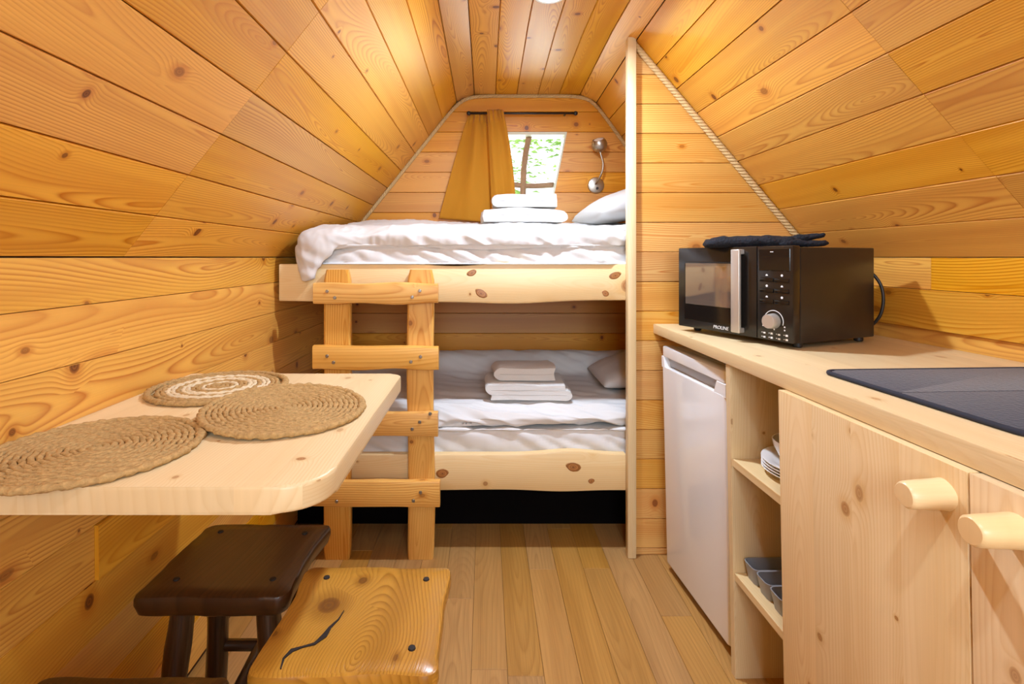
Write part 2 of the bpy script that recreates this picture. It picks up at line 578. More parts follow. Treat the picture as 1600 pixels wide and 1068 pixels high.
def x_span(y, zr):
    """left and right inner face at height zr above eye level"""
    p = profile(y)
    xl, xr = KL, interp(KR, y)
    if zr <= 0:
        return KL + min(0.01, -zr * 0.01), xr
    for (a, b) in zip(p, p[1:]):
        if a[1] <= zr <= b[1] and b[1] > a[1]:
            xl = lerp(a[0], b[0], (zr - a[1]) / (b[1] - a[1]))
        if b[1] <= zr <= a[1] and a[1] > b[1]:
            xr = lerp(a[0], b[0], (a[1] - zr) / (a[1] - b[1]))
    return xl, xr


def board_strip(name, A, B, inward, mat, parent, thick=0.014, c=0.0036, g=0.0007, grain=(0, 1, 0), proud=0.0):
    """one tongue-and-groove board between two edge lines A and B (lists of points)"""
    mb = MB()
    rings = []
    n = Vector(inward).normalized()
    for a, b in zip(A, B):
        a, b = Vector(a) + n * proud, Vector(b) + n * proud
        t = (b - a).normalized()
        nn = (n - t * n.dot(t)).normalized()
        rings.append([a + t * g - nn * c * 1.3, a + t * c, b - t * c * 0.55, b - t * g - nn * c * 0.9,
                      b - t * g - nn * thick, a + t * g - nn * thick])
    mb.loft(rings)
    return mb.build(name, mat, parent, grain)


def shell(name, stations, off, parent=None):
    """outer skin behind the boards"""
    mb = MB()
    rings = []
    for y in stations:
        p = profile(y)
        inner, outer = [], []
        for i, (x, z) in enumerate(p):
            a, b = p[max(i - 1, 0)], p[min(i + 1, len(p) - 1)]
            t = Vector((b[0] - a[0], b[1] - a[1])).normalized()
            nrm = Vector((-t.y, t.x))
            inner.append(Vector((x + nrm.x * off, y, R(z + nrm.y * off))))
            outer.append(Vector((x + nrm.x * (off + 0.03), y, R(z + nrm.y * (off + 0.03)))))
        rings.append(inner + outer[::-1])
    mb.loft(rings)
    return mb.build(name, M['shell'], parent)


ceiling = tag(shell('ceiling', (YF - 0.02, 0.3, 1.2, 2.05, 2.95), 0.016), kind='structure')
for seg in ((YF, 0.3, YS - 0.0006), (YS + 0.0006, 2.05, YB + 0.02)):
    ps = [profile(y) for y in seg]
    for k in range(len(ps[0]) - 1):
        A = [(p[k][0], y, R(p[k][1])) for p, y in zip(ps, seg)]
        B = [(p[k + 1][0], y, R(p[k + 1][1])) for p, y in zip(ps, seg)]
        dx, dz = ps[0][k + 1][0] - ps[0][k][0], ps[0][k + 1][1] - ps[0][k][1]
        board_strip('board', A, B, (dz, 0, -dx), M['board'], ceiling, proud=random.uniform(0, 0.0012))

# lower side walls
for side, name in ((-1, 'wall_left'), (1, 'wall_right')):
    def wx(y, zr):
        a, b = x_span(y, zr)
        return a if side < 0 else b
    mb = MB()
    rings = []
    for y in (YF - 0.02, 0.3, 1.2, 2.05, 2.95):
        o1, o2 = side * 0.016, side * 0.05
        rings.append([Vector((wx(y, 0.0) + o1, y, R(0.01))), Vector((wx(y, -1.2) + o1, y, -0.02)),
                      Vector((wx(y, -1.2) + o2, y, -0.02)), Vector((wx(y, 0) + o2, y, R(0.01)))])
    mb.loft(rings)
    wall = tag(mb.build(name, M['shell']), kind='structure')
    zs = [0.0] + [-(0.098 if side > 0 else 0.100) - 0.1195 * k for k in range(10)]
    for k, (za, zb) in enumerate(zip(zs, zs[1:])):
        zb = max(zb, -H0)
        cut = (1.55, 2.3, 0.7, 1.9, 0.4)[k % 5]
        for seg in ((YF, min(0.3, cut), cut - 0.0005), (cut + 0.0005, max(cut + 0.1, 2.05), YB + 0.02)):
            if side < 0 and k < 4:
                if seg[0] > 0:
                    continue
                seg = (YF, 1.2, YB + 0.02)
            if side < 0 and k == 5:
                seg = (YF, 0.3, 1.105) if seg[0] < 0 else (1.106, 2.05, YB + 0.02)
            A = [(wx(y, za), y, R(za)) for y in seg]
            B = [(wx(y, zb), y, R(zb)) for y in seg]
            board_strip('board', A, B, (-side, 0, 0), M['wallboard'], wall, c=0.0018, thick=0.016, proud=0.009 if (side < 0 and k == 5 and seg[0] > 0) else random.uniform(0, 0.0012))

# floor
mb = MB()
mb.box(-0.95, YF - 0.05, -0.08, 1.5, 2.95, -0.004)
floor = tag(mb.build('floor', M['shell']), kind='structure')
k = -9
jr = random.Random(3)
while -0.04 + 0.104 * k < 1.45:
    x0 = -0.04 + 0.104 * k
    y = YF + jr.uniform(-0.8, 0)
    if k == 0:
        y = YF + 0.02
    while y < YB:
        y1 = y + 0.92
        a, b = max(y, YF), min(y1, YB)
        xa, xb = max(x0, -0.845), min(x0 + 0.104, 1.40)
        if b - a > 0.02 and xb > xa:
            mb = MB()
            mb.box(xa + 0.0004, a + 0.0004, -0.004, xb - 0.0004, b - 0.0004, 0.0)
            bmesh.ops.bevel(mb.bm, geom=[e for e in mb.bm.edges if all(v.co.z > -0.001 for v in e.verts)], offset=0.0008, segments=1, affect='EDGES')
            mb.build('plank', M['floor'], floor, (0, 1, 0))
        y = y1
    k += 1

# back wall with its slanting window opening
WZ0, WZ1 = 0.138, 0.698


def win_x(zr):
    t = (zr - WZ0) / (WZ1 - WZ0)
    return lerp(0.135, 0.045, t), lerp(0.342, 0.456, t)


def wall_row(name, parent, mat, y, za, zb, xl, xr, thick=0.014):
    """one horizontal wall board, faces the viewer, ends follow xl(z) and xr(z)"""
    g, c = 0.0007, 0.0026
    zt, zt2, zb2, zl = zb - g, zb - c, za + c, za + g
    lv = [(zt, c * 1.2), (zt2, 0), (zb2, 0), (zl, c), (zl, thick), (zt, thick)]
    mb = MB()
    pr = random.uniform(0, 0.0015)
    mb.loft([[Vector((xl(z), y + d - pr, R(z))) for z, d in lv], [Vector((xr(z), y + d - pr, R(z))) for z, d in lv]])
    return mb.build(name, mat, parent, (1, 0, 0))


def slab_with_hole():
    mb = MB()
    y0, y1 = YB + 0.016, YB + 0.09
    pr = profile(2.85)
    outer = [(KL, -1.2)] + pr + [(pr[-1][0], -1.2)]
    # four pieces round the opening, made from horizontal bands
    zsn = sorted({-1.2, 0.0, WZ0, WZ1} | {round(p[1], 5) for p in pr})
    for za, zb in zip(zsn, zsn[1:]):
        e = 1e-4
        la, ra = x_span(2.85, za + e)
        lb, rb = x_span(2.85, zb - e)
        quads = []
        if za >= WZ0 - 1e-5 and zb <= WZ1 + 1e-5:
            wa, wb = win_x(za), win_x(zb)
            quads = [(la, wa[0], wb[0], lb), (wa[1], ra, rb, wb[1])]
        else:
            quads = [(la, ra, rb, lb)]
        for q in quads:
            if min(q[1] - q[0], q[2] - q[3]) < 1e-3:
                continue
            mb.loft([[Vector((q[0], y, R(za))), Vector((q[1], y, R(za))), Vector((q[2], y, R(zb))), Vector((q[3], y, R(zb)))] for y in (y0, y1)])
    return mb.build('wall_back', M['shell'])


wall_back = tag(slab_with_hole(), kind='structure')
rows = [0.902, 0.81, 0.698] + [0.698 - 0.112 * k for k in range(1, 18)]
rows = [z for z in rows if z > -H0] + [-H0]
for zb, za in zip(rows, rows[1:]):
    cuts = [za, zb]
    zz = [z for z in (0.0, 0.8646) if za < z < zb]
    parts = sorted(set([za, zb] + zz))
    lo, hi = parts[0], parts[-1]

    def edge(sd):
        def f(z):
            return x_span(2.85, max(min(z, 0.9), -H0))[sd]
        return f
    if za >= WZ0 - 0.003 and zb <= WZ1 + 0.003:
        wall_row('board', wall_back, M['back'], YB, za, zb, edge(0), lambda z: win_x(z)[0])
        wall_row('board', wall_back, M['back'], YB, za, zb, lambda z: win_x(z)[1], edge(1))
    else:
        wall_row('board', wall_back, M['back'], YB, za, zb, edge(0), edge(1))

# partition beside the bunks
mb = MB()
zsn = sorted({-1.19, 0.0} | {round(p[1], 5) for p in profile(YP + 0.03)[-10:]})
for za, zb in zip(zsn, zsn[1:]):
    ra, rb = x_span(YP + 0.03, za + 1e-4)[1], x_span(YP + 0.03, zb - 1e-4)[1]
    mb.loft([[Vector((0.598, y, R(za))), Vector((max(ra, 0.6), y, R(za))), Vector((max(rb, 0.599), y, R(zb))), Vector((0.598, y, R(zb)))] for y in (YP + 0.015, YP + 0.028)])
partition = tag(mb.build('wall_partition', M['rail'], grain=(1, 0, 0)), kind='structure')
rows = [0.856, 0.733] + [0.733 - 0.1185 * k for k in range(1, 18)]
rows = [z for z in rows if z > -H0 + 0.02] + [-H0]
for zb, za in zip(rows, rows[1:]):
    wall_row('board', partition, M['part'], YP, za, zb, lambda z: 0.5985, lambda z: max(x_span(YP, min(z, 0.86))[1], 0.601))

# partition end post
mb = MB()
mb.box(0.564, 2.022, 0.0, 0.5980, 2.0585, R(0.872), 0.004, 2)
trim1 = tag(mb.build('trim_1', M['pale'], grain=(0, 0, 1), smooth='angle'), kind='structure')
for zz in (-0.03, 0.24):
    MB().lathe([(0.0001, 0.0022), (0.003, 0.002), (0.0034, 0.0)], 10, (0.590, 2.025, R(zz)), 'y').build('nail', M['screw'], trim1)

# front end of the pod behind the viewer, with an added doorway opening that admits sky light
mb = MB()
mb.box(-0.95, YF - 0.06, 0, -0.25, YF - 0.02, 2.3).box(0.75, YF - 0.06, 0, 1.5, YF - 0.02, 2.3).box(-0.25, YF - 0.06, 2.02, 0.75, YF - 0.02, 2.3)
tag(mb.build('wall_front', M['back'], grain=(1, 0, 0)), kind='structure')


# ------------------------------------------------------------------ ropes along the joints
def rope(name, pts, r, step=0.0035, pitch=0.05):
    P = [Vector(p) for p in pts]
    for _ in range(2):                     # soften the corners
        q = [P[0]]
        for a, b in zip(P, P[1:]):
            L = (b - a).length
            t = min(0.25, 0.05 / L)
            q += [a.lerp(b, t), a.lerp(b, 1 - t)]
        q.append(P[-1])
        P = q
    path = []
    for a, b in zip(P, P[1:]):
        n = max(1, int((b - a).length / step))
        path += [a.lerp(b, i / n) for i in range(n)]
    path.append(P[-1])
    mb = MB()
    frames = []
    up = Vector((0, 1, 0))
    s = 0.0
    for i, p in enumerate(path):
        t = (path[min(i + 1, len(path) - 1)] - path[max(i - 1, 0)]).normalized()
        a = t.cross(up).normalized()
        frames.append((p, a, up, s))
        if i + 1 < len(path):
            s += (path[i + 1] - p).length
    for k in range(3):
        sp = []
        for p, a, u, s in frames:
            ang = 2 * PI * (s / pitch + k / 3)
            sp.append(p + a * (r * 0.5 * math.cos(ang)) + u * (r * 0.5 * math.sin(ang)))
        mb.tube(sp, r * 0.56, 6)
    return tag(mb.build(name, M['rope'], smooth=True), kind='structure')


pb = profile(2.83)
ins = 0.008
left_pts = [(pb[k][0] + ins, 2.842, R(pb[k][1]) - ins * 0.6) for k in (0, 3, 6, 9)]
flat_pts = [(pb[10][0], 2.842, R(ZC) - 0.010), (pb[15][0], 2.842, R(ZC) - 0.010)]
right_pts = [(pb[k][0] - ins, 2.842, R(pb[k][1]) - ins * 0.6) for k in (16, 19, 22, 25)]
rope('trim_2', left_pts + flat_pts + right_pts, 0.010)
pp = profile(2.04)
rope('trim_3', [(0.572, 2.036, R(0.868))] + [(pp[k][0] - 0.010, 2.040, R(pp[k][1]) - 0.008) for k in (16, 19, 22, 25)], 0.0125)

# ------------------------------------------------------------------ window
wz0, wz1 = WZ0 + 0.001, WZ1 - 0.001
wl0, wr0 = win_x(WZ0)
wl1, wr1 = win_x(WZ1)
quad = [(wl0, WZ0), (wr0, WZ0), (wr1, WZ1), (wl1, WZ1)]
cxw, czw = sum(q[0] for q in quad) / 4, sum(q[1] for q in quad) / 4


def shrink(f):
    out = []
    for x, z in quad:
        d = Vector((cxw - x, czw - z)).normalized() * f
        out.append((x + d.x, z + d.y))
    return out


mb = MB()
qo, qi = shrink(0.0006), shrink(0.020)
rings = []
for i in (0, 1, 2, 3, 0):
    (ox, oz), (ix, iz) = qo[i], qi[i]
    rings.append([Vector((ox, YB - 0.004, R(oz))), Vector((ix, YB - 0.004, R(iz))), Vector((ix, YB + 0.10, R(iz))), Vector((ox, YB + 0.10, R(oz)))])
mb.loft(rings, True, False)
window = tag(mb.build('window_1', M['reveal']), kind='structure')
mb = MB()
mb.loft([[Vector((x, y, R(z))) for x, z in shrink(0.015)] for y in (YB + 0.075, YB + 0.079)])
mb.build('pane', M['glass'], window)
yb = YB + 0.060
bw = [(0.250, 0.69), (0.232, 0.60), (0.219, 0.50), (0.216, 0.40), (0.213, 0.30), (0.207, 0.15)]
pts = []
for (a, b) in zip(bw, bw[1:]):
    pts += [Vector((lerp(a[0], b[0], t / 5), yb, R(lerp(a[1], b[1], t / 5)))) for t in range(5)]
pts.append(Vector((bw[-1][0], yb, R(bw[-1][1]))))
MB().tube(pts, [0.017 + 0.003 * noise.noise((i * 0.5, 0, 3)) for i in range(len(pts))], 10).build('branch_mullion', M['branch'], window, smooth=True)
pts = [Vector((0.09 + 0.30 * t / 14, yb + 0.005, R(0.425 - 0.012 * math.sin(t / 14 * PI) - 0.012 * t / 14))) for t in range(15)]
MB().tube(pts, [0.015 + 0.003 * noise.noise((i * 0.5, 7, 3)) for i in range(len(pts))], 10).build('branch_mullion', M['branch'], window, smooth=True)

# outside
mb = MB()
mb.box(-12, 3.1, -0.6, 14, 26, -0.5)
tag(mb.build('ground', M['ground']), kind='structure')
tree = thing('leafy_tree', 'leafy green tree growing outside beyond the window pane', 'tree', (2.3, 6.2, -0.5))
tp = [Vector((0.25 * math.sin(i * 0.7), 0.1 * math.cos(i), i * 0.42)) for i in range(9)]
MB().tube(tp, [0.16 - 0.013 * i for i in range(9)], 10).build('trunk', M['bark'], tree, smooth=True)
mb = MB()
lr = random.Random(11)
clumps = [(lr.uniform(-2.9, 0.9), lr.uniform(-0.9, 0.9), lr.uniform(2.0, 4.4), lr.uniform(0.25, 0.5)) for _ in range(90)]
clumps = [c for c in clumps if not (-1.75 < c[0] < -0.9 and c[2] < 2.9)]
for cx_, cy_, cz_, cr_ in clumps:
    for _ in range(95):
        d = Vector((lr.gauss(0, 1), lr.gauss(0, 1), lr.gauss(0, 1))).normalized() * cr_ * lr.uniform(0.3, 1)
        p = Vector((cx_, cy_, cz_)) + d
        m3 = Matrix.Rotation(lr.uniform(0, 6.28), 3, 'Z') @ Matrix.Rotation(lr.uniform(-1, 1), 3, 'X')
        L, W = lr.uniform(0.035, 0.06), lr.uniform(0.016, 0.026)
        vs = [mb.bm.verts.new(p + m3 @ Vector(q)) for q in ((-L, 0, 0), (0, -W, 0.008), (L, 0, -0.01), (0, W, 0.008))]
        mb.bm.faces.new((vs[0], vs[1], vs[2]))
        mb.bm.faces.new((vs[0], vs[2], vs[3]))
fo = mb.build('foliage', M['leaf'], tree)
fo['kind'] = 'stuff'

# ------------------------------------------------------------------ ceiling lamps
for nm, (lx, ly), lab in (('ceiling_light', (0.22, 1.735), 'round white ceiling lamp glowing on the flat ridge boards above the bunk ladder'),
                          ('ceiling_light', (0.22, 0.15), 'round white ceiling lamp added out of view near the entrance, past the table')):  # second fixture is an unseen addition housing the extra lamp
    t = thing(nm, lab, 'ceiling light', (lx, ly, R(ZC)))
    MB().lathe([(0.058, 0.0), (0.060, -0.012), (0.054, -0.020), (0.044, -0.020), (0.044, -0.006), (0.0001, -0.006)], 36).build('housing', M['white'], t, smooth='angle')
    MB().lathe([(0.0001, -0.007), (0.042, -0.007), (0.042, -0.014), (0.034, -0.022), (0.018, -0.027), (0.0001, -0.028)], 36).build('diffuser', M['lit'], t, smooth=True)

# ------------------------------------------------------------------ curtain, rod, wall lamp
rod = thing('curtain_rod', 'thin black curtain rod fixed across the back wall above the window', 'curtain rod', (0.0, 2.80, R(0.788)))
MB().tube([(-0.09, 0, 0), (0.49, 0, 0)], 0.006, 10).build('rod', M['iron'], rod, smooth=True)
for xx in (-0.09, 0.495):
    MB().lathe([(0.0001, -0.012), (0.009, -0.009), (0.0125, 0.0), (0.009, 0.009), (0.0001, 0.012)], 14, (xx, 0, 0), 'x').build('finial', M['iron'], rod, smooth=True)
for xx in (-0.05, 0.44):
    MB().tube([(xx, 0, 0), (xx, 0.046, 0)], 0.005, 8).build('bracket', M['iron'], rod, smooth=True)


def curtain(label, top, bot, bulge, folds, yoff, seed, zbot):
    """top / bottom = (x0, x1); cloth with a gathered heading and folds that open towards the hem"""
    nu, nv = 60, 46
    ztop = R(0.800)
    mb = MB()
    for sgn in (0, 1):
        pass
    front, back = [], []
    for j in range(nv + 1):
        t = j / nv
        rf, rb = [], []
        for i in range(nu + 1):
            s = i / nu
            e = t ** 0.9
            x0, x1 = lerp(top[0], bot[0], e) , lerp(top[1], bot[1], e) + bulge * math.sin(PI * t)
            x = lerp(x0, x1, s)
            amp = lerp(0.012, 0.024, t)
            y = 2.803 + yoff + amp * math.sin(2 * PI * folds * s + seed) * (0.7 + 0.3 * math.sin(5 * t + seed)) \
                + 0.006 * noise.noise((s * 6, t * 3, seed)) * (0.4 + t)
            if t < 0.10:
                y += 0.004 * math.sin(2 * PI * folds * 3.5 * s)
                x += 0.002 * math.sin(2 * PI * folds * 3 * s)
            z = ztop - t * (ztop - zbot(s)) + 0.004 * math.sin(9 * s + seed) * (1 - t)
            rf.append(Vector((x, y, z)))
            rb.append(Vector((x, y + 0.0025, z)))
        mb_rows = rf + rb[::-1]
        front.append(mb_rows)
    mb.loft(front, True, True)
    return mb


c1 = curtain('', (-0.085, 0.000), (-0.255, 0.085), -0.005, 1.3, 0.012, 0.4, lambda s: R(lerp(0.215, 0.185, s)))
o = c1.build('curtain', M['curtain'], smooth=True)
tag(o, 'mustard curtain flaring out wide over the boards, furthest from the wall lamp', 'curtain', 'mustard curtains pushed to one side of the window')
c2 = curtain('', (0.010, 0.098), (0.040, 0.172), 0.012, 1.5, -0.034, 2.4, lambda s: R(lerp(0.16, 0.18, s)))
o = c2.build('curtain', M['curtain'], smooth=True)
tag(o, 'narrower mustard curtain hanging straight against the window pane', 'curtain', 'mustard curtains pushed to one side of the window')

lamp = thing('wall_lamp', 'brushed nickel reading lamp with bent stem on the back wall beside the window', 'wall lamp', (0.616, YB - 0.0015, R(0.400)))
MB().lathe([(0.0001, 0.016), (0.030, 0.015), (0.043, 0.010), (0.046, 0.004), (0.046, 0.0)], 32, (0, 0, 0), 'y').build('wall_plate', M['steel'], lamp, smooth='angle')
MB().lathe([(0.0001, 0.024), (0.007, 0.023), (0.008, 0.014)], 16, (0.004, 0, -0.018), 'y').build('switch', M['iron'], lamp, smooth='angle')
sp = [(-0.004, -0.012, 0.006), (-0.004, -0.035, 0.012), (0.008, -0.055, 0.035), (0.024, -0.064, 0.075), (0.026, -0.066, 0.115), (0.015, -0.066, 0.150), (0.008, -0.066, 0.175)]
sm = []
for a, b in zip(sp, sp[1:]):
    sm += [Vector(a).lerp(Vector(b), k / 4) for k in range(4)]
sm.append(Vector(sp[-1]))
for _ in range(3):
    sm = [sm[0]] + [(sm[i - 1] + sm[i] * 2 + sm[i + 1]) / 4 for i in range(1, len(sm) - 1)] + [sm[-1]]
MB().tube(sm, 0.0055, 10).build('stem', M['steel'], lamp, smooth=True)
hd = MB()
prof = [(0.0001, -0.040)] + [(0.042 * math.sin(a), -0.042 * math.cos(a)) for a in [PI * k / 14 for k in range(1, 11)]] + [(0.030, 0.030), (0.029, 0.026), (0.0001, 0.026)]
hd.lathe(prof, 28)
rotm = Matrix.Translation((0.004, -0.070, 0.212)) @ Matrix.Rotation(math.radians(24), 4, 'X') @ Matrix.Rotation(math.radians(-14), 4, 'Y')
hd.move(rotm)
head = hd.build('lamp_head', M['steel'], lamp, smooth='angle')
MB().lathe([(0.0001, 0.0315), (0.020, 0.031), (0.026, 0.029), (0.026, 0.0265), (0.0001, 0.0265)], 24).move(rotm).build('lens', M['white'], head, smooth='angle')

# ------------------------------------------------------------------ bunk bed
bed = thing('bunk_bed', 'built-in pine bunk bed with two wavy-edged side rails across the pod end', 'bunk bed', (0, 2.0535, 0))


def wavy_board(x0, x1, z0, z1, thick, top, bot, seed, n=48, bevel=0.007):
    """live-edge board standing in the xz plane, y from 0 to thick"""
    mb = MB()
    rings = []
    for i in range(n + 1):
        t = i / n
        x = lerp(x0, x1, t)
        a = z1 + top(x)
        b = z0 + bot(x)
        rings.append([Vector((x, bevel, a)), Vector((x, thick - bevel, a)), Vector((x, thick, a - bevel)), Vector((x, thick, b + bevel)),
                      Vector((x, thick - bevel, b)), Vector((x, bevel, b)), Vector((x, bevel * 0.3, b + bevel * 0.3)), Vector((x, 0, b + bevel)),
                      Vector((x, 0, a - bevel)), Vector((x, bevel * 0.3, a - bevel * 0.3))])
    mb.loft(rings)
    return mb


def bumpf(c, w, h):
    return lambda x: h * math.exp(-((x - c) / w) ** 2)


r1t, r1b = bumpf(0.10, 0.10, 0.006), bumpf(0.12, 0.20, -0.012)
up = wavy_board(-0.826, 0.5635, R(-0.176), R(-0.026), 0.036, lambda x: r1t(x) - 0.008 * math.exp(-((x + 0.12) / 0.1) ** 2), lambda x: r1b(x) + 0.004 * math.sin(4 * x), 1)
up.build('side_rail', M['rail'], bed, (1, 0, 0), smooth='angle')
r2t, r2b = bumpf(0.34, 0.12, 0.014), bumpf(0.30, 0.14, -0.008)
lo = wavy_board(-0.832, 0.5635, R(-0.938), R(-0.785), 0.036, lambda x: r2t(x) - 0.004, lambda x: r2b(x) + 0.006 * math.sin(3 * x + 1), 2)
lo.build('side_rail', M['rail'], bed, (1, 0, 0), smooth='angle')


def rail_knot(rail, px, py, rx, rz, tilt):
    YK = 2.0535
    mb_ = MB().lathe([(0.0001, 0.0004), (0.7, 0.0004), (0.95, 0.0002), (1.0, -0.0006)], 20, (0, 0, 0), 'y')
    for v in mb_.bm.verts:
        a = math.atan2(v.co.z, v.co.x)
        k_ = 1 + 0.10 * math.sin(2 * a + px) + 0.06 * math.sin(3 * a)
        v.co.x *= rx * k_
        v.co.z *= rz * k_
    o_ = mb_.build('knot', M['knot'], rail, smooth=True)
    o_.location = ((px - 758) * YK / 800, 0, R((402 - py) * YK / 800))
    o_.rotation_euler = (0, math.radians(tilt), 0)
    return o_


rails = [c for c in bed.children if c.name.startswith('side_rail')]
for args in ((737, 426, 0.020, 0.014, -25), (752, 458, 0.031, 0.015, 28), (961, 430, 0.027, 0.014, -12), (946, 458, 0.016, 0.012, 20)):
    rail_knot(rails[0], *args)
for args in ((691, 739, 0.027, 0.019, 0), (896, 729, 0.034, 0.018, 5), (924, 751, 0.013, 0.011, 0)):
    rail_knot(rails[1], *args)
for zz in (R(-0.060), R(-0.825)):
    mb = MB()
    mb.box(-0.838, 0.0365, zz - 0.02, 1.16, 0.778, zz)
    mb.build('bed_base', M['back'], bed, (1, 0, 0))
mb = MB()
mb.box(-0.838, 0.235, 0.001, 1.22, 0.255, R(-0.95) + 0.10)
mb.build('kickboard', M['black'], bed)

# ladder
lad = thing('ladder', 'honey pine ladder of chunky split logs leaning against the bunk rails', 'ladder', (-0.42, 2.017, 0))
LX, LY = -0.42, 2.017


def px2x(px, Y):
    return (px - 758) * Y / 800


def post(xc, w, z0, z1, seed):
    mb = MB()
    rings = []
    n = 26
    for i in range(n + 1):
        t = i / n
        z = lerp(z0, z1, t)
        e = 0.82 if i == n else (0.95 if i == 0 else 1.0)
        hw = w / 2 * e * (1 + 0.05 * noise.noise((z * 3, seed, 0)))
        off = 0.006 * noise.noise((z * 2, seed, 5))
        th = 0.036
        r = 0.007
        rings.append([Vector((xc + off + sx * (hw - ex), 0.0 + yy, z)) for sx, ex, yy in
                      ((-1, r, 0), (1, r, 0), (1, 0, r), (1, 0, th - r), (1, r, th), (-1, r, th), (-1, 0, th - r), (-1, 0, r))])
    mb.loft(rings)
    return mb


post(px2x(526, 2.017) - LX, 0.104, 0.0, R(-0.048), 1.0).build('post', M['ladder'], lad, (0, 0, 1), smooth='angle')
post(px2x(657, 2.017) - LX, 0.104, 0.0, R(-0.048), 4.0).build('post', M['ladder'], lad, (0, 0, 1), smooth='angle')
YR = 1.982
for i, (ya, yb_, xa, xb, scr) in enumerate(((442, 475, 489, 684, ((511, 455), (523, 465), (656, 454), (644, 464))),
                                           (541, 578, 488, 685, ((511, 556), (521, 566), (657, 557), (642, 565))),
                                           (644, 682, 488, 684, ((513, 658), (656, 659), (644, 670), (672, 646))),
                                           (752, 793, 488, 687, ((526, 783), (657, 769), (646, 782), (512, 768))))):
    z1, z0 = R((402 - ya) * YR / 800), R((402 - yb_) * YR / 800)
    sd = i * 3.1
    w = wavy_board(px2x(xa, YR) - LX, px2x(xb, YR) - LX, z0, z1, 0.034, lambda x: 0.006 * noise.noise((x * 7, sd, 0)), lambda x: 0.006 * noise.noise((x * 7, sd, 9)), i, 24, 0.009)
    w.move(Matrix.Translation((0, YR - LY, 0)))
    rung = w.build('rung', M['ladder'], lad, (1, 0, 0), smooth='angle')
    for sx, sy in scr:
        MB().lathe([(0.0001, 0.0030), (0.0055, 0.0028), (0.0068, 0.0012), (0.0068, -0.0015)], 12, (px2x(sx, YR) - LX, YR - LY - 0.0005, R((402 - sy) * YR / 800)), 'y').build('screw', M['screw'], rung, smooth='angle')


# bedding ------------------------------------------------------------
def catmull(P, m):
    n = len(P)
    out = []
    for i in range(n):
        p0, p1, p2, p3 = P[i - 1], P[i], P[(i + 1) % n], P[(i + 2) % n]
        for k in range(m):
            t = k / m
            out.append(0.5 * ((2 * p1) + (p2 - p0) * t + (2 * p0 - 5 * p1 + 4 * p2 - p3) * t * t + (3 * p1 - p0 - 3 * p2 + p3) * t ** 3))
    return out


def ridged(p):
    return 1 - abs(noise.noise(p)) * 2


def duvet(x0, x1, section, wr, nx=280, m=13, endr=0.09, seed=0.0):
    rings = []
    for i in range(nx + 1):
        t = i / nx
        x = lerp(x0, x1, t)
        P = [Vector((x, y, z)) for y, z in section(x)]
        loop = catmull(P, m)
        d = min(x - x0, x1 - x) / endr
        if d < 1:
            f = max(0.05, math.sqrt(max(0, 1 - (1 - d) ** 2)))
            c = sum(loop, Vector()) / len(loop)
            loop = [Vector((p.x, c.y + (p.y - c.y) * (0.75 + 0.25 * f), c.z + (p.z - c.z) * f)) for p in loop]
        rings.append(loop)
    mb = MB()
    mb.loft(rings)
    mb.bm.normal_update()
    for v in mb.bm.verts:
        v.co += v.normal * wr(v.co, v.normal)
    return mb


def mattress(x0, x1, yfr, y1, z0, z1, seed):
    mb = MB()
    rings = []
    nx = 150
    for i in range(nx + 1):
        x = lerp(x0, x1, i / nx)
        y0 = interp(yfr, x)
        P = [Vector((x, y, z)) for y, z in ((y0 + 0.008, z0), (y0 + 0.001, z0 + 0.008), (y0, (z0 + z1) / 2), (y0 + 0.006, z1 - 0.012), (y0 + 0.03, z1),
                                          ((y0 + y1) / 2, z1), (y1 - 0.02, z1), (y1, (z0 + z1) / 2), (y1 - 0.01, z0), ((y0 + y1) / 2, z0))]
        rings.append(catmull(P, 6))
    mb.loft(rings)
    mb.bm.normal_update()
    for v in mb.bm.verts:
        p = v.co
        if p.y < interp(yfr, p.x) + 0.06 and z0 + 0.008 < p.z:
            v.co += v.normal * (0.010 * (ridged((p.x * 8 + p.z * 16, p.z * 5, seed)) - 0.5) + 0.004 * noise.noise((p.x * 30, p.z * 25, seed)))
    return mb


mt = mattress(-0.74, 1.10, [(0.50, 2.067), (0.555, 2.085), (0.60, 2.10)], 2.815, R(-0.0275), R(0.047), 1.0).build('mattress', M['mattress'], smooth=True)
tag(mt, 'white sheeted mattress lying on the upper bunk', 'mattress')
mt = mattress(-0.82, 1.10, [(0.5, 2.0915)], 2.815, R(-0.822), R(-0.700), 5.0).build('mattress', M['mattress'], smooth=True)
tag(mt, 'white sheeted mattress lying on the lower bunk', 'mattress')


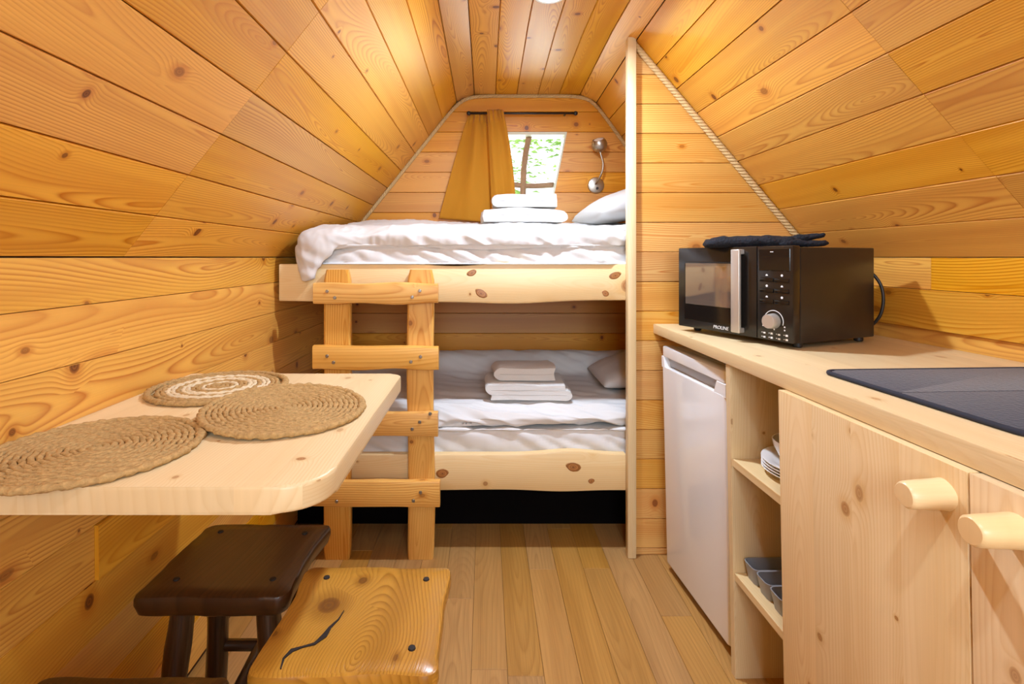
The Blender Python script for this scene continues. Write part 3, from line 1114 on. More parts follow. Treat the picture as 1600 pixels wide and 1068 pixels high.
def sec_up(x):
    # the corner by the slope hangs down over the rail, the rest stops at the mattress edge
    top = 0.118 + 0.012 * noise.noise((x * 3, 1.1, 0))
    back = 0.165 + 0.02 * math.exp(-((x + 0.45) / 0.25) ** 2)
    lip = interp([(-0.80, 0.00), (-0.765, -0.07), (-0.728, -0.118), (-0.69, -0.085), (-0.655, -0.02), (-0.61, 0.030), (-0.55, 0.040), (-0.3, 0.043), (0.0, 0.030), (0.3, 0.042), (1.2, 0.040)], x)
    yf = interp([(-0.80, 2.016), (-0.66, 2.016), (-0.60, 2.034), (-0.5, 2.057), (0.0, 2.053), (0.49, 2.057), (0.55, 2.078), (0.59, 2.10), (1.2, 2.10)], x)
    ub = 0.046
    lf = max(0.0, yf - 2.05)
    mid = (lip + top) / 2 + 0.012
    back = min(back, (x + 0.85) * 1.25 - 0.045)
    top = min(top, (x + 0.85) * 1.25 - 0.02)
    return [(2.79, R(ub + 0.02)), (2.795, R((ub + back) / 2)), (2.74, R(back)), (2.62, R(back + 0.004)), (2.45, R(lerp(top, back, 0.55))), (2.28, R(top + 0.022)),
            (2.15, R(top + 0.012)), (yf + 0.035, R(top - 0.010)), (yf, R(mid)), (yf + 0.004, R(lip + 0.012)), (yf + 0.014, R(lip)), (yf + 0.022, R(lip + 0.014)), (yf + 0.03, R(max(ub - 0.002, lip + 0.02))),
            (2.16, R(ub + 0.004)), (2.45, R(ub + 0.004))]


def wr_up(p, n):
    a = 0.012 * (ridged((p.x * 4 + p.y * 3, p.y * 7 - p.x * 2, p.z * 3)) - 0.45)
    b = 0.004 * noise.noise((p.x * 22, p.y * 14, p.z * 14))
    c = 0.008 * (ridged((p.x * 9 + p.z * 18, p.z * 8 + p.x * 3, 3.3)) - 0.5) if p.y < 2.14 else 0
    b += 0.003 * (ridged((p.x * 26 - p.y * 9, p.y * 16 + p.x * 6, p.z * 14)) - 0.4)
    return (a + b + c) if p.z > R(0.05) or p.y < 2.042 else 0.0


dv = duvet(-0.772, 0.95, sec_up, wr_up, endr=0.10).build('duvet', M['linen'], smooth=True)
tag(dv, 'puffy white duvet on the upper bunk, one corner drooping over the rail', 'duvet', 'white duvets')


def sec_lo(x):
    top = -0.625 + 0.008 * noise.noise((x * 3, 4.1, 0))
    lip = -0.688 + 0.010 * math.sin(4 * x)
    yf = interp([(0.5, 2.088), (0.56, 2.095), (0.6, 2.105)], x)
    ub = -0.694
    ridge = 0.055
    return [(2.80, R(ub + 0.03)), (2.805, R(-0.56)), (2.77, R(-0.505)), (2.715, R(-0.515)), (2.66, R(-0.60)), (2.52, R(-0.618)), (2.33, R(-0.612)),
            (2.18, R(-0.615)), (yf + 0.04, R(top - 0.008)), (yf, R((lip + top) / 2)), (yf + 0.004, R(lip + 0.008)), (yf + 0.02, R(lip - 0.002)), (2.15, R(ub + 0.004)),
            (2.25, R(ub + 0.003)), (2.55, R(ub + 0.003))]


def wr_lo(p, n):
    a = 0.009 * (ridged((p.x * 4 - p.z * 9, p.y * 17 + p.x * 2.5, 8.8)) - 0.45)
    b = 0.003 * noise.noise((p.x * 14, p.y * 30, 2.0))
    c = 0.010 * (ridged((p.x * 6 + p.z * 22, p.z * 9 + p.x * 2, 1.3)) - 0.5) if p.y < 2.16 else 0
    b += 0.004 * (ridged((p.x * 9 + p.z * 20, p.y * 38 + p.x * 7, 4.0)) - 0.4)
    return (a + b + c) if p.z > R(-0.69) else 0.0


dv = duvet(-0.81, 1.0, sec_lo, wr_lo, endr=0.08).build('duvet', M['linen'], smooth=True)
tag(dv, 'white duvet spread flat on the lower bunk under the towels', 'duvet', 'white duvets')


def pillow(w, d, h, seed):
    mb = MB()
    n = 30
    top, bot = [], []
    for sgn in (1, -1):
        rows_ = []
        for j in range(n + 1):
            row = []
            for i in range(n + 1):
                u, v = 2 * i / n - 1, 2 * j / n - 1
                k = (max(0, 1 - u * u) * max(0, 1 - v * v)) ** 0.42
                sx = 1 - 0.06 * (1 - v * v) * 0 - 0.05 * (v * v)
                x, y = u * w / 2 * (1 - 0.06 * v * v * (1 - abs(u))), v * d / 2 * (1 - 0.06 * u * u * (1 - abs(v)))
                z = sgn * h / 2 * k
                z += (0.005 * noise.noise((x * 14, y * 9, seed)) + 0.006 * (ridged((x * 7 + y * 5, y * 6, seed)) - 0.5)) * k
                row.append(mb.bm.verts.new((x, y, z)))
            rows_.append(row)
        for a, b in zip(rows_, rows_[1:]):
            for i in range(n):
                mb.bm.faces.new((a[i], a[i + 1], b[i + 1], b[i]))
    bmesh.ops.remove_doubles(mb.bm, verts=mb.bm.verts, dist=0.0004)
    return mb


p = pillow(0.50, 0.40, 0.15, 2.0)
p.move(Matrix.Translation((0.725, 2.57, R(0.268))) @ Matrix.Rotation(math.radians(-16), 4, 'Y') @ Matrix.Rotation(math.radians(10), 4, 'Z'))
tag(p.build('pillow', M['linen'], smooth=True), 'white pillow propped on the upper bunk behind the partition post', 'pillow', 'white pillows')
p = pillow(0.52, 0.40, 0.14, 6.0)
p.move(Matrix.Translation((0.785, 2.48, R(-0.515))) @ Matrix.Rotation(math.radians(-14), 4, 'Y'))
tag(p.build('pillow', M['linen'], smooth=True), 'white pillow in the shadowed end of the lower bunk', 'pillow', 'white pillows')


def towel(w, d, th, layers, seed, sag=0.0, start=1):
    """a towel folded back and forth on itself"""
    r = th / 2
    path = []
    x_in = w / 2 - r
    for i in range(layers):
        z = (i + 0.5) * th
        dirn = 1 if (i + start) % 2 else -1
        for k in range(13):
            path.append(Vector((dirn * lerp(-x_in, x_in, k / 12), 0, z)))
        if i + 1 < layers:
            for k in range(1, 7):
                a = -PI / 2 + PI * k / 7
                path.append(Vector((dirn * (x_in + r * math.cos(a)), 0, z + r + r * math.sin(a))))
    n = len(path)
    L, Rr = [], []
    for i, p in enumerate(path):
        t = (path[min(i + 1, n - 1)] - path[max(i - 1, 0)]).normalized()
        nn = Vector((-t.z, 0, t.x))
        L.append(p + nn * r * 0.97)
        Rr.append(p - nn * r * 0.97)
    loop = L + Rr[::-1]
    ny = 16
    rings = []
    for j in range(ny + 1):
        v = 2 * j / ny - 1
        e = 1.0
        ring = []
        for p in loop:
            q = Vector((p.x * (1 - 0.02 * v * v), v * d / 2, p.z))
            q.z += sag * (q.x / (w / 2)) ** 2 * -1 * (q.z / (layers * th))
            q += Vector((0.012 * noise.noise((q.y * 9, q.z * 22, seed)), 0.012 * noise.noise((q.x * 8, q.z * 50, seed + 3)), 0.010 * noise.noise((q.x * 7, q.y * 8, seed + 6)) * q.z / (layers * th)))
            q.z *= 1 - 0.10 * abs(v) ** 6
            ring.append(q)
        rings.append(ring)
    return MB().loft(rings)


TG = 'folded white towels laid on the bunks'


def put_towel(mb, loc, rz, label, tilt=0.0):
    mb.move(Matrix.Translation(loc) @ Matrix.Rotation(rz, 4, 'Z') @ Matrix.Rotation(tilt, 4, 'Y'))
    return tag(mb.build('towel', M['towel'], smooth='angle'), label, 'towel', TG)


put_towel(towel(0.40, 0.28, 0.036, 2, 1.0, 0.02, 1), (0.165, 2.48, R(0.163)), 0.05, 'large folded white towel on the upper bunk, lying under the smaller one')
put_towel(towel(0.31, 0.18, 0.031, 2, 4.0, 0.0, 0), (0.200, 2.48, R(0.236)), 0.0, 'smaller white towel on top of the upper bunk stack, below the window')
put_towel(towel(0.345, 0.24, 0.0235, 3, 7.0, 0.0, 1), (0.185, 2.28, R(-0.603)), -0.03, 'large folded white towel on the lower bunk, under the small towel')
put_towel(towel(0.265, 0.18, 0.030, 2, 9.0, 0.0, 0), (0.182, 2.29, R(-0.5295)), 0.02, 'small folded white towel on top of the lower bunk stack')

# ------------------------------------------------------------------ table and placemats
TZ = R(-0.335)
tab = thing('wall_table', 'pale pine table with rounded corners fixed to the side wall', 'table', (-0.55, 1.1, 0))
mb = MB()
poly = rrect(-0.2965, -0.352, 0.312, 0.378, (0.004, 0.075, 0.035, 0.004), 8)
mb.prism(poly, TZ - 0.041, TZ, 0.006, 3)
mb.build('tabletop', M['panel'], tab, (0, 1, 0), smooth='angle')
mb = MB()
mb.box(-0.294, -0.30, TZ - 0.060, -0.262, 0.34, TZ - 0.0415, 0.002, 1)
mb.build('wall_cleat', M['pale'], tab, (0, 1, 0))


def ring_rope(mb, rad, r0, n_tw, cz, seed, flat=0.62, nsec=8, amp=0.24):
    """one turn of twisted seagrass lying flat"""
    n = max(16, int(2 * PI * rad / 0.0040))
    tw = max(2, int(2 * PI * rad / n_tw))
    rings = []
    for i in range(n):
        th = 2 * PI * i / n
        ring = []
        jr_ = 1 + 0.30 * noise.noise((rad * 90, th * rad * 90, seed)) + 0.2 * noise.noise((rad * 200, th * rad * 260, seed))
        for k in range(nsec):
            ph = 2 * PI * k / nsec
            rr = r0 * (1 + amp * math.cos(2 * ph - tw * th)) * jr_
            x = rad + rr * math.cos(ph)
            ring.append(Vector((x * math.cos(th), x * math.sin(th), cz + rr * flat * math.sin(ph))))
        rings.append(ring)
    rings.append(rings[0])
    vr = [[mb.bm.verts.new(p) for p in r] for r in rings[:-1]]
    for i in range(n):
        a, b = vr[i], vr[(i + 1) % n]
        for k in range(nsec):
            j = (k + 1) % nsec
            mb.bm.faces.new((a[k], a[j], b[j], b[k]))


def placemat(label, loc, rad, bands=None, tilt=(0, 0), seed=0.0):
    t = thing('placemat', label, 'placemat', loc, (tilt[0], tilt[1], 0 if tilt[0] else seed), 'round seagrass placemats on the wall table')
    pitch = 0.0108
    n = int((rad - 0.010) / pitch)
    jute, cream = MB(), MB()
    nc = 0
    for i in range(n):
        rr = 0.006 + pitch * i
        mbx = jute
        if bands and any(a <= i / n < b for a, b in bands):
            mbx = cream
            nc += 1
        ring_rope(mbx, rr, 0.0058, 0.026, 0.0050, seed + i, 0.8)
    c = jute.build('coil', M['jute'], t, smooth=True)
    c['kind'] = 'stuff'
    if nc:
        cc = cream.build('cream_band', M['cream'], t, smooth=True)
        cc['kind'] = 'stuff'
        cc['label'] = 'bleached cream coils'
    else:
        cream.bm.free()
    rim = MB()
    ring_rope(rim, rad - 0.004, 0.0080, 0.024, 0.0060, seed + 50, 0.75, 10, 0.13)
    rim.build('braided_rim', M['jute'], t, smooth=True)
    return t


placemat('brown seagrass placemat beside the front edge, largest of the plain ones on the table', (-0.674, 0.882, TZ + 0.0005), 0.165, seed=0.3)
placemat('plain brown seagrass placemat at the table corner, lying on the edge of the striped one', (-0.427, 1.095, TZ + 0.0088), 0.163, tilt=(0.035, 0.035), seed=1.7)
placemat('seagrass placemat striped with pale cream rings, at the far end of the table', (-0.676, 1.305, TZ + 0.0005), 0.160, bands=((0.16, 0.30), (0.42, 0.56), (0.68, 0.82)), seed=2.9)

# ------------------------------------------------------------------ stools
SZ = R(-0.72)


def stool(label, x0, x1, y0, y1, ztop, mat_seat, mat_leg, seed, pegs, plug):
    cx, cy = (x0 + x1) / 2, (y0 + y1) / 2
    w, d = (x1 - x0), (y1 - y0)
    t = thing('rustic_stool', label, 'stool', (cx, cy, 0), (0, 0, 0), 'log stools around the table')
    th = 0.050
    n = 72
    outl = []
    base = rrect(-w / 2, -d / 2, w / 2, d / 2, (0.022, 0.03, 0.014, 0.026), 5)
    per = []
    for a, b in zip(base, base[1:] + base[:1]):
        L = math.hypot(b[0] - a[0], b[1] - a[1])
        m_ = max(1, int(L / 0.018))
        per += [(lerp(a[0], b[0], k / m_), lerp(a[1], b[1], k / m_)) for k in range(m_)]
    for x, y in per:
        f = 1 + 0.06 * noise.noise((x * 9, y * 9, seed)) + 0.02 * noise.noise((x * 25, y * 25, seed)) - 0.05 * math.exp(-(y / (d * 0.3)) ** 2) * (x > w * 0.4)
        g = 1 + 0.04 * noise.noise((x * 9, y * 9, seed + 4)) + 0.02 * noise.noise((x * 28, y * 28, seed + 7))
        outl.append((x * f, y * g))
    mb = MB()
    rings = []
    for s, dz in ((0.30, -th), (0.90, -th), (0.965, -th + 0.008), (0.985, -th * 0.6), (1.0, -0.022), (0.998, -0.010), (0.985, -0.003), (0.955, 0.0), (0.75, 0.0005), (0.45, 0.0), (0.15, -0.0005)):
        rings.append([Vector((x * s, y * s, ztop + dz + (0.0025 * noise.noise((x * s * 8, y * s * 8, seed + 9)) if dz > -0.01 else 0))) for x, y in outl])
    mb.loft(rings)
    mb.build('seat', mat_seat, t, (0.12, 1, 0), smooth='angle')
    for px, py in pegs:
        MB().lathe([(0.0001, 0.0030), (0.0065, 0.0025), (0.0075, 0.0), (0.0075, -0.006)], 9, (px * w, py * d, ztop + 0.0005)).build('peg', plug, t, smooth='angle')
    tops = []
    for sx in (-1, 1):
        for sy in (-1, 1):
            a = Vector((sx * w * 0.29, sy * d * 0.27, ztop - th + 0.006))
            b = Vector((sx * w * 0.37, sy * d * 0.36, 0.0))
            pts = [b.lerp(a, k / 12) for k in range(13)]
            pts = [p + Vector((0.004 * noise.noise((p.z * 6, seed + sx, sy)), 0.004 * noise.noise((p.z * 6, sy, seed - sx)), 0)) for p in pts]
            MB().tube(pts, [0.026 + 0.003 * noise.noise((k * 0.4, seed, sx + 2 * sy)) for k in range(13)], 12).build('leg', mat_leg, t, (0, 0, 1), smooth='angle')
            tops.append((a, b))
    # stretchers: one low pair side to side and a rising one between them
    for sy in (0, 1):
        a, b = tops[sy], tops[2 + sy]
        p, q = a[1].lerp(a[0], 0.38 + 0.05 * sy), b[1].lerp(b[0], 0.38 + 0.05 * sy)
        MB().tube([p.lerp(q, k / 6) for k in range(7)], [0.014 + 0.002 * noise.noise((k, seed, sy)) for k in range(7)], 9).build('stretcher', mat_leg, t, (1, 0, 0), smooth='angle')
    p = (tops[0][1].lerp(tops[0][0], 0.38) + tops[2][1].lerp(tops[2][0], 0.38)) / 2
    q = (tops[1][1].lerp(tops[1][0], 0.43) + tops[3][1].lerp(tops[3][0], 0.43)) / 2
    MB().tube([p.lerp(q, k / 6) for k in range(7)], 0.014, 9).build('stretcher', mat_leg, t, (0, 1, 0), smooth='angle')
    return t


PEGS = ((-0.33, 0.36), (0.34, 0.34), (-0.32, -0.30), (0.33, -0.30))
stool('dark brown stained log stool standing under the table nearest the ladder', -0.750, -0.418, 1.085, 1.385, SZ, M['dark'], M['dark'], 1.0, PEGS, M['crackfill'])
sb = stool('honey coloured log stool with a cracked slab seat, out on the open floor', -0.413, -0.078, 0.880, 1.195, SZ, M['honey'], M['dark'], 5.0, (PEGS[0], PEGS[1], PEGS[3]), M['crackfill'])
stool('dark brown log stool at the wall, only its back edge showing under the table', -0.765, -0.438, 0.56, 0.884, SZ, M['dark'], M['dark'], 8.0, PEGS, M['crackfill'])
# the split in the honey seat: a thin dark-filled fissure
cp = [(-0.070, -0.128, 0.002), (-0.074, -0.105, 0.004), (-0.066, -0.086, 0.009), (-0.050, -0.078, 0.004), (-0.030, -0.070, 0.006), (-0.018, -0.050, 0.011), (-0.014, -0.028, 0.006), (-0.004, -0.006, 0.0025), (0.0, 0.02, 0.0008)]
mb = MB()
rings = []
for i, (x, y, wd) in enumerate(cp):
    a, b = cp[max(i - 1, 0)], cp[min(i + 1, len(cp) - 1)]
    tv = Vector((b[0] - a[0], b[1] - a[1], 0)).normalized()
    nv = Vector((-tv.y, tv.x, 0))
    p = Vector((x - 0.042, y - 0.014, SZ))
    rings.append([p + nv * wd * 0.5 + Vector((0, 0, 0.002)), p - nv * wd * 0.5 + Vector((0, 0, 0.002)), p - nv * wd * 0.3 - Vector((0, 0, 0.006)), p + nv * wd * 0.3 - Vector((0, 0, 0.006))])
mb.loft(rings)
mb.build('crack', M['crackfill'], sb)

# ------------------------------------------------------------------ kitchen run (local x runs towards the viewer, y into the run)
KROT = math.atan2(-0.9998, 0.019)
KO = (0.673, 2.048, 0.0)
CT = R(-0.265)

t = thing('countertop', 'long pale pine worktop with a squared front edge along the kitchen wall', 'countertop', KO, (0, 0, KROT))
mb = MB()
back = [(x, interp(KR, 2.048 - x) - 0.673 - 0.019 * x - 0.004) for x in (1.85, 1.2, 0.85, 0.4, 0.0)]
mb.prism([(0.0, 0.0), (1.85, 0.0)] + back, CT - 0.038, CT, 0.003, 2)
mb.build('worktop', M['panel'], t, (1, 0, 0), smooth='angle')

LEAN = math.radians(1.1)
unit = thing('shelf_unit', 'open pine shelf niche between the fridge and the cabinet doors', 'shelf unit', (0.712 - 0.006, 1.468, 0), (0, 0, KROT))
# local x = 0 at outer face of the far side panel
ZT = CT - 0.0395
MB().box(0, 0, 0.0, 0.022, 0.55, ZT, 0.001, 1).build('side_panel', M['panel'], unit, (0, 0, 1))
MB().box(0.282, 0, 0.0, 0.302, 0.55, ZT, 0.001, 1).build('side_panel', M['panel'], unit, (0, 0, 1))
MB().box(0.0225, 0.53, 0.0, 0.2815, 0.55, ZT, 0.001, 1).build('back_panel', M['panel'], unit, (0, 0, 1))
S1, S2 = 0.622, 0.300
for zz in (S1, S2):
    MB().box(0.0225, 0.004, zz - 0.022, 0.2815, 0.5295, zz, 0.0012, 1).build('shelf', M['pale'], unit, (1, 0, 0))

cab = thing('base_cabinet', 'pale pine base cabinet with two plank doors and log peg knobs', 'cabinet', (0.706, 1.468, 0), (0, 0, KROT))
for (xa, xb, pegx) in ((0.290, 0.742, 0.706), (0.7455, 1.28, 0.808)):
    dmb = MB().box(xa, -0.021, 0.0, xb, -0.001, ZT + 0.001, 0.0015, 2)
    door = dmb.build('door', M['door'], cab, (0, 0, 1), smooth='angle')
    zz = R(-0.352)
    pr = [(0.0001, 0.062), (0.0165, 0.0615), (0.0195, 0.058), (0.0205, 0.040), (0.0215, 0.015), (0.023, 0.0)]
    mb = MB()
    mb.lathe(pr, 22, (pegx, -0.0205, zz), 'y')
    for v in mb.bm.verts:
        v.co += Vector((0.0018 * noise.noise((v.co.x * 60, v.co.y * 20, v.co.z * 60)), 0, 0.0018 * noise.noise((v.co.x * 60, v.co.y * 20, 5 + v.co.z * 60))))
    mb.build('knob', M['peg'], door, (0, 1, 0), smooth='angle')
MB().box(0.304, 0.53, 0.0, 1.28, 0.55, ZT, 0.001, 1).build('back_panel', M['panel'], cab, (0, 0, 1))
MB().box(1.26, 0.0, 0.0, 1.28, 0.5295, ZT, 0.001, 1).build('side_panel', M['panel'], cab, (0, 0, 1))

def slant(o):
    for c in o.children:
        for v in c.data.vertices:
            v.co.y -= LEAN * v.co.z
        slant(c)


slant(unit)
slant(cab)

# fridge
FROT = math.atan2(-0.454, 0.035)
fr = thing('fridge', 'white undercounter fridge with a recessed grip under the worktop end', 'fridge', (0.692, 1.962, 0.0), (math.radians(1.3), 0, FROT))
FW, FH = 0.452, 0.852
MB().box(0.004, 0.055, 0.03, FW - 0.004, 0.50, FH - 0.003, 0.006, 2).build('body', M['fridge'], fr, smooth='angle')
# door: profile with grip scoop across the top
mb = MB()
mb.box(0, 0, 0.035, FW, 0.048, FH - 0.075, 0.007, 3)
mb.bm.free()
mb = MB()
mb.prism(rrect(0, 0, FW, 0.048, (0.018, 0.018, 0.003, 0.003), 6), 0.035, FH - 0.075, 0.003, 2)
door = mb.build('door', M['fridge'], fr, smooth='angle')
mb = MB()
mb.prism(rrect(0, 0.003, FW, 0.048, (0.016, 0.016, 0.003, 0.003), 6), FH - 0.036, FH, 0.003, 2)
band = mb.build('top_band', M['fridge'], fr, smooth='angle')
mb = MB()
pr = [(0.001, 0.0), (0.001, 0.047), (FW - 0.001, 0.047), (FW - 0.001, 0.0)]
mb.box(0.001, 0.024, FH - 0.0755, FW - 0.001, 0.047, FH - 0.0355, 0.002, 1)
mb.build('grip_recess', M['fridgegrey'], door, smooth='angle')
for xa, xb, cut in ((0.0, 0.03, 0.010), (FW - 0.075, FW, 0.022)):
    pz = [(xa, FH - 0.080), (xb, FH - 0.080), (xb - (0 if xa > 0.1 else cut), FH - 0.037), (xa + (cut if xa > 0.1 else 0), FH - 0.037)]
    gb = MB().prism(pz, -0.040, -0.0012, 0.002, 1)
    gb.move(Matrix(((1, 0, 0, 0), (0, 0, -1, 0), (0, 1, 0, 0), (0, 0, 0, 1))))
    gb.build('grip_end', M['fridge'], door, smooth='angle')
MB().box(0.004, 0.0485, 0.04, FW - 0.004, 0.0545, FH - 0.004).build('seal', M['seal'], fr)
MB().box(0.01, 0.03, 0.001, FW - 0.01, 0.48, 0.0295).build('plinth', M['seal'], fr)
text('logo', 'beko', 0.017, M['seal'], band, (0.155, 0.0036, FH - 0.018), (PI / 2, 0, 0))

# ------------------------------------------------------------------ microwave
MW, MD, MH = 0.440, 0.345, 0.283
mdir = Vector((0.396, -0.918)).normalized()
MROT = math.atan2(mdir.y, mdir.x)
corner = Vector((0.908, 1.474))
org = corner - mdir * MW
mw = thing('microwave', 'black microwave oven with a silver handle and dial on the worktop', 'microwave', (org.x, org.y, CT), (0, 0, MROT))
ZF = 0.016
MB().box(0, 0.0, ZF, MW, MD, ZF + MH - 0.004, 0.004, 2).build('body', M['mwside'], mw, smooth='angle')
for xx in (0.03, MW - 0.03):
    for yy in (0.03, MD - 0.03):
        MB().lathe([(0.010, 0.0), (0.013, 0.003), (0.013, ZF + 0.001)], 14, (xx, yy, 0)).build('foot', M['iron'], mw, smooth='angle')
XD = 0.735 * MW
dz0, dz1 = ZF, ZF + MH


def fz(f):
    return dz1 - f * MH


mdoor = MB().box(0, -0.032, dz0 + 0.002, XD - 0.001, -0.0006, dz1, 0.003, 2).build('door', M['mwblack'], mw, smooth='angle')
MB().box(0.030, -0.0335, fz(0.90), 0.57 * MW, -0.031, fz(0.17), 0.001, 1).build('door_glass', M['gloss'], mdoor)
MB().box(0.036, -0.0345, fz(0.70), 0.555 * MW, -0.0332, fz(0.19), 0.0005, 1).build('viewing_window', M['mwglass'], mdoor)
hx0, hx1 = 0.572 * MW, 0.645 * MW
mb = MB()
mb.box(hx0, -0.062, fz(0.955), hx1, -0.050, fz(0.03), 0.004, 3)
mb.box(hx0 + 0.004, -0.051, fz(0.955), hx1 - 0.004, -0.0315, fz(0.90), 0.002, 1).box(hx0 + 0.004, -0.051, fz(0.085), hx1 - 0.004, -0.0315, fz(0.03), 0.002, 1)
mb.build('handle', M['silver'], mdoor, smooth='angle')
text('logo', 'PROLINE', 0.0155, M['print'], mdoor, (0.43 * MW, -0.0338, fz(0.955) + 0.004), (PI / 2, 0, 0), 0.15)
panel = MB().box(XD + 0.001, -0.032, dz0 + 0.002, MW, -0.0006, dz1, 0.003, 2).build('control_panel', M['mwblack'], mw, smooth='angle')
MB().box(XD + 0.008, -0.0335, fz(0.26), MW - 0.008, -0.031, fz(0.03), 0.001, 1).build('display', M['gloss'], panel)
xm = (XD + MW) / 2
for ri, fb in enumerate((0.355, 0.468, 0.583)):
    for ci, sx in enumerate((-1, 1)):
        bx = xm + sx * 0.0245
        bt = MB().box(bx - 0.0225, -0.0345, fz(fb + 0.022), bx + 0.0225, -0.0315, fz(fb - 0.022), 0.0012, 2).build('button', M['gloss'], mw, smooth='angle')
        bt.parent = panel
        ic = MB()
        zc = fz(fb - 0.048)
        if (ri + ci) % 2:
            ic.lathe([(0.0001, 0.0008), (0.0036, 0.0008), (0.0036, 0.0)], 14, (bx, -0.032, zc), 'y')
        else:
            ic.box(bx - 0.0036, -0.0327, zc - 0.0022, bx + 0.0036, -0.032, zc + 0.0008).box(bx - 0.0022, -0.0327, zc + 0.0008, bx + 0.0022, -0.032, zc + 0.0028)
        ic.build('icon', M['print'], panel)
kz = fz(0.785)
MB().lathe([(0.0001, 0.026), (0.0195, 0.0258), (0.0208, 0.024), (0.0225, 0.002), (0.0225, 0.0)], 32, (xm - 0.002, -0.032, kz), 'y').build('dial', M['silver'], panel, smooth='angle')
mb = MB()
pts = [Vector((xm - 0.002 + 0.031 * math.cos(a), -0.0323, kz + 0.031 * math.sin(a))) for a in [math.radians(-18 + 206 * k / 30) for k in range(31)]]
mb.tube(pts, 0.0011, 6)
mb.build('dial_ring', M['print'], panel, smooth=True)
for ri, fb in enumerate((0.918, 0.962)):
    for ci in range(4):
        bx = xm - 0.036 + ci * 0.024
        ic = MB().box(bx - 0.006, -0.0326, fz(fb) - 0.0008, bx - 0.003, -0.032, fz(fb) + 0.0012)
        ic.box(bx, -0.0326, fz(fb) - 0.003, bx + 0.007, -0.032, fz(fb) + 0.0015 + 0.001 * (ci % 2))
        ic.build('icon', M['print'], panel)
for sx, zz in ((-0.037, 0.845), (0.033, 0.835), (0.033, 0.868), (0.0, 0.872)):
    MB().box(xm + sx - 0.002, -0.0326, fz(zz) - 0.002, xm + sx + 0.002, -0.032, fz(zz) + 0.002).build('icon', M['print'], panel)
MB().box(xm - 0.012, -0.0342, fz(0.065), xm - 0.002, -0.0334, fz(0.058)).build('icon', M['print'], panel)
cpts = [Vector((MW - 0.045, MD - 0.004, ZF + 0.215)), Vector((MW - 0.02, MD + 0.018, ZF + 0.205)), Vector((MW + 0.006, MD + 0.026, ZF + 0.165)), Vector((MW + 0.012, MD + 0.028, ZF + 0.115)),
        Vector((MW + 0.006, MD + 0.024, ZF + 0.065)), Vector((MW - 0.02, MD + 0.02, ZF + 0.030)), Vector((MW - 0.06, MD + 0.018, 0.008))]
sm = []
for a, b in zip(cpts, cpts[1:]):
    sm += [a.lerp(b, k / 5) for k in range(5)]
sm.append(cpts[-1])
for _ in range(6):
    sm = [sm[0]] + [(sm[i - 1] + sm[i] * 2 + sm[i + 1]) / 4 for i in range(1, len(sm) - 1)] + [sm[-1]]
MB().tube(sm, 0.0048, 10).build('power_cord', M['iron'], mw, smooth=True)

# oven gloves thrown on the microwave
gl = thing('oven_glove', 'crumpled black oven glove lying on top of the microwave', 'oven glove', (0.885, 1.655, CT + ZF + MH - 0.0032), (0, 0, math.radians(-22)))


def blob(pts, rad, flat, seed, n=16):
    sm_ = []
    rs = []
    for (a, b), (ra, rb) in zip(zip(pts, pts[1:]), zip(rad, rad[1:])):
        for k in range(8):
            sm_.append(Vector(a).lerp(Vector(b), k / 8))
            rs.append(lerp(ra, rb, k / 8))
    sm_.append(Vector(pts[-1]))
    rs.append(rad[-1])
    for _ in range(3):
        rs = [rs[0]] + [(rs[i - 1] + rs[i] * 2 + rs[i + 1]) / 4 for i in range(1, len(rs) - 1)] + [rs[-1]]
    rs[0] *= 0.35
    rs[-1] *= 0.35
    mb_ = MB()
    mb_.tube(sm_, rs, n, True, flat)
    mb_.bm.normal_update()
    for v in mb_.bm.verts:
        v.co += v.normal * (0.007 * noise.noise(v.co * 30 + Vector((seed, 0, 0))) + 0.003 * (ridged(v.co * 24 + Vector((0, seed, 0))) - 0.5))
        if v.co.z < 0.001:
            v.co.z = 0.001
    return mb_


blob([(-0.165, 0.0, 0.012), (-0.10, 0.005, 0.016), (0.0, 0.0, 0.019), (0.07, -0.005, 0.016), (0.12, -0.01, 0.014)], [0.034, 0.046, 0.050, 0.042, 0.026], 0.46, 1.0).build('palm', M['glove'], gl, smooth=True)
blob([(0.04, 0.02, 0.020), (0.10, 0.015, 0.026), (0.15, 0.01, 0.036), (0.185, 0.005, 0.040)], [0.02, 0.018, 0.015, 0.011], 0.7, 3.0).build('finger', M['glove'], gl, smooth=True)
blob([(0.04, -0.03, 0.014), (0.11, -0.03, 0.012), (0.185, -0.025, 0.012)], [0.02, 0.018, 0.012], 0.7, 5.0).build('finger', M['glove'], gl, smooth=True)
blob([(-0.06, 0.035, 0.016), (-0.02, 0.03, 0.028), (0.03, 0.02, 0.026)], [0.018, 0.02, 0.016], 0.7, 7.0).build('thumb', M['glove'], gl, smooth=True)

# ------------------------------------------------------------------ drying mat on the worktop
t = thing('drying_mat', 'folded navy blue dish drying mat lying flat on the worktop', 'drying mat', (0.772, 1.168, CT), (0, 0, KROT + 0.035))
poly = rrect(0.0, 0.0, 0.62, 0.50, 0.025, 6)
mb = MB()
mb.prism(rrect(0.004, 0.004, 0.194, 0.496, (0.022, 0.003, 0.003, 0.022), 5), 0.0005, 0.0085, 0.003, 2)
mb.build('mat_half', M['navy'], t, smooth='angle')
mb = MB()
mb.prism(rrect(0.197, 0.004, 0.42, 0.496, (0.003, 0.022, 0.022, 0.003), 5), 0.0005, 0.0085, 0.003, 2)
mb.build('mat_half', M['navy'], t, smooth='angle')
pl = rrect(0.0, 0.0, 0.424, 0.50, 0.024, 6)
mb = MB()
mb.tube([Vector((x, y, 0.0052)) for x, y in pl] + [Vector((pl[0][0], pl[0][1], 0.0052)), Vector((pl[1][0], pl[1][1], 0.0052))], 0.0050, 8)
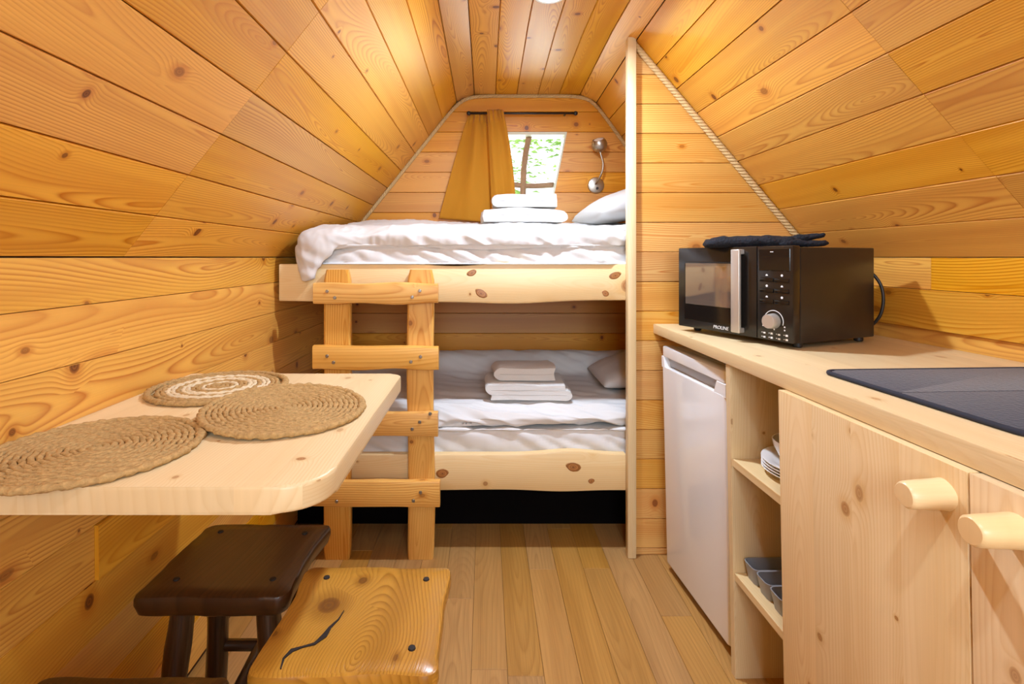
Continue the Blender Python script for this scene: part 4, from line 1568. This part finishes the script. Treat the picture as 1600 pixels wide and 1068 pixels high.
mb.build('binding', M['navyedge'], t, smooth=True)

# ------------------------------------------------------------------ crockery in the niche


def unit_to_world(x, y, z):
    mtx = Matrix.Translation(unit.location) @ unit.rotation_euler.to_matrix().to_4x4()
    return mtx @ Vector((x, y - LEAN * z, z))


prof = [(0.0001, 0.0), (0.070, 0.0), (0.074, 0.002), (0.095, 0.010), (0.119, 0.0165), (0.120, 0.0185), (0.117, 0.0190), (0.094, 0.0130), (0.074, 0.0052), (0.0001, 0.0048)]
pos = unit_to_world(0.151, 0.150, S1)
pm = MB().lathe(prof, 48)
plate = pm.build('plate', M['china'], smooth='angle')
plate.rotation_euler = (0, 0, KROT)
axis = plate.rotation_euler.to_matrix() @ Vector((0, 0, 1))
labs = ['white plate at the bottom of the stack in the shelf niche', 'second white plate up in the stack in the shelf niche',
        'third white plate up in the stack, just under the topmost', 'topmost white plate of the stack, with a bowl standing on it']
for i in range(4):
    o = plate if i == 0 else plate.copy()
    if i:
        COL.objects.link(o)
    o.location = pos + axis * (0.0006 + i * 0.0075)
    tag(o, labs[i], 'plate', 'white plates stacked in the niche')
bowl = MB().lathe([(0.0001, 0.0), (0.030, 0.0), (0.034, 0.004), (0.050, 0.018), (0.061, 0.042), (0.064, 0.058), (0.061, 0.058), (0.057, 0.042), (0.046, 0.021), (0.028, 0.009), (0.0001, 0.008)], 40).build('bowl', M['china'], smooth='angle')
bowl.rotation_euler = (0, 0, KROT)
bowl.location = unit_to_world(0.128, 0.128, S1) + axis * (0.0006 + 3 * 0.0075 + 0.0056)
tag(bowl, 'small white bowl standing on the plate stack in the niche', 'bowl')

# cutlery tray
tw_, td_, thh = 0.250, 0.330, 0.046
tr = thing('cutlery_tray', 'grey plastic cutlery tray with open compartments on the bottom shelf', 'cutlery tray', unit_to_world(0.0285, 0.022, S2 + 0.0008), (0, 0, KROT))


def open_cup(mb, x0, y0, x1, y1, h, r, wall):
    o1, o0 = rrect(x0, y0, x1, y1, r, 5), rrect(x0 + 0.007, y0 + 0.009, x1 - 0.007, y1 - 0.009, r * 0.8, 5)
    i1, i0 = rrect(x0 + wall, y0 + wall, x1 - wall, y1 - wall, r * 0.85, 5), rrect(x0 + wall + 0.006, y0 + wall + 0.006, x1 - wall - 0.006, y1 - wall - 0.006, r * 0.6, 5)
    rings = [[Vector((x, y, z)) for x, y in pl_] for pl_, z in ((o0, 0), (o1, h), (i1, h), (i0, 0.003))]
    mb.loft(rings)


cw = tw_ / 4
for i in range(4):
    mb = MB()
    open_cup(mb, i * cw + (0.0003 if i else 0), 0, (i + 1) * cw - 0.0003, td_ - (0.06 if i == 2 else 0.0), thh, 0.016, 0.0028)
    mb.build('compartment', M['tray'], tr, smooth='angle')
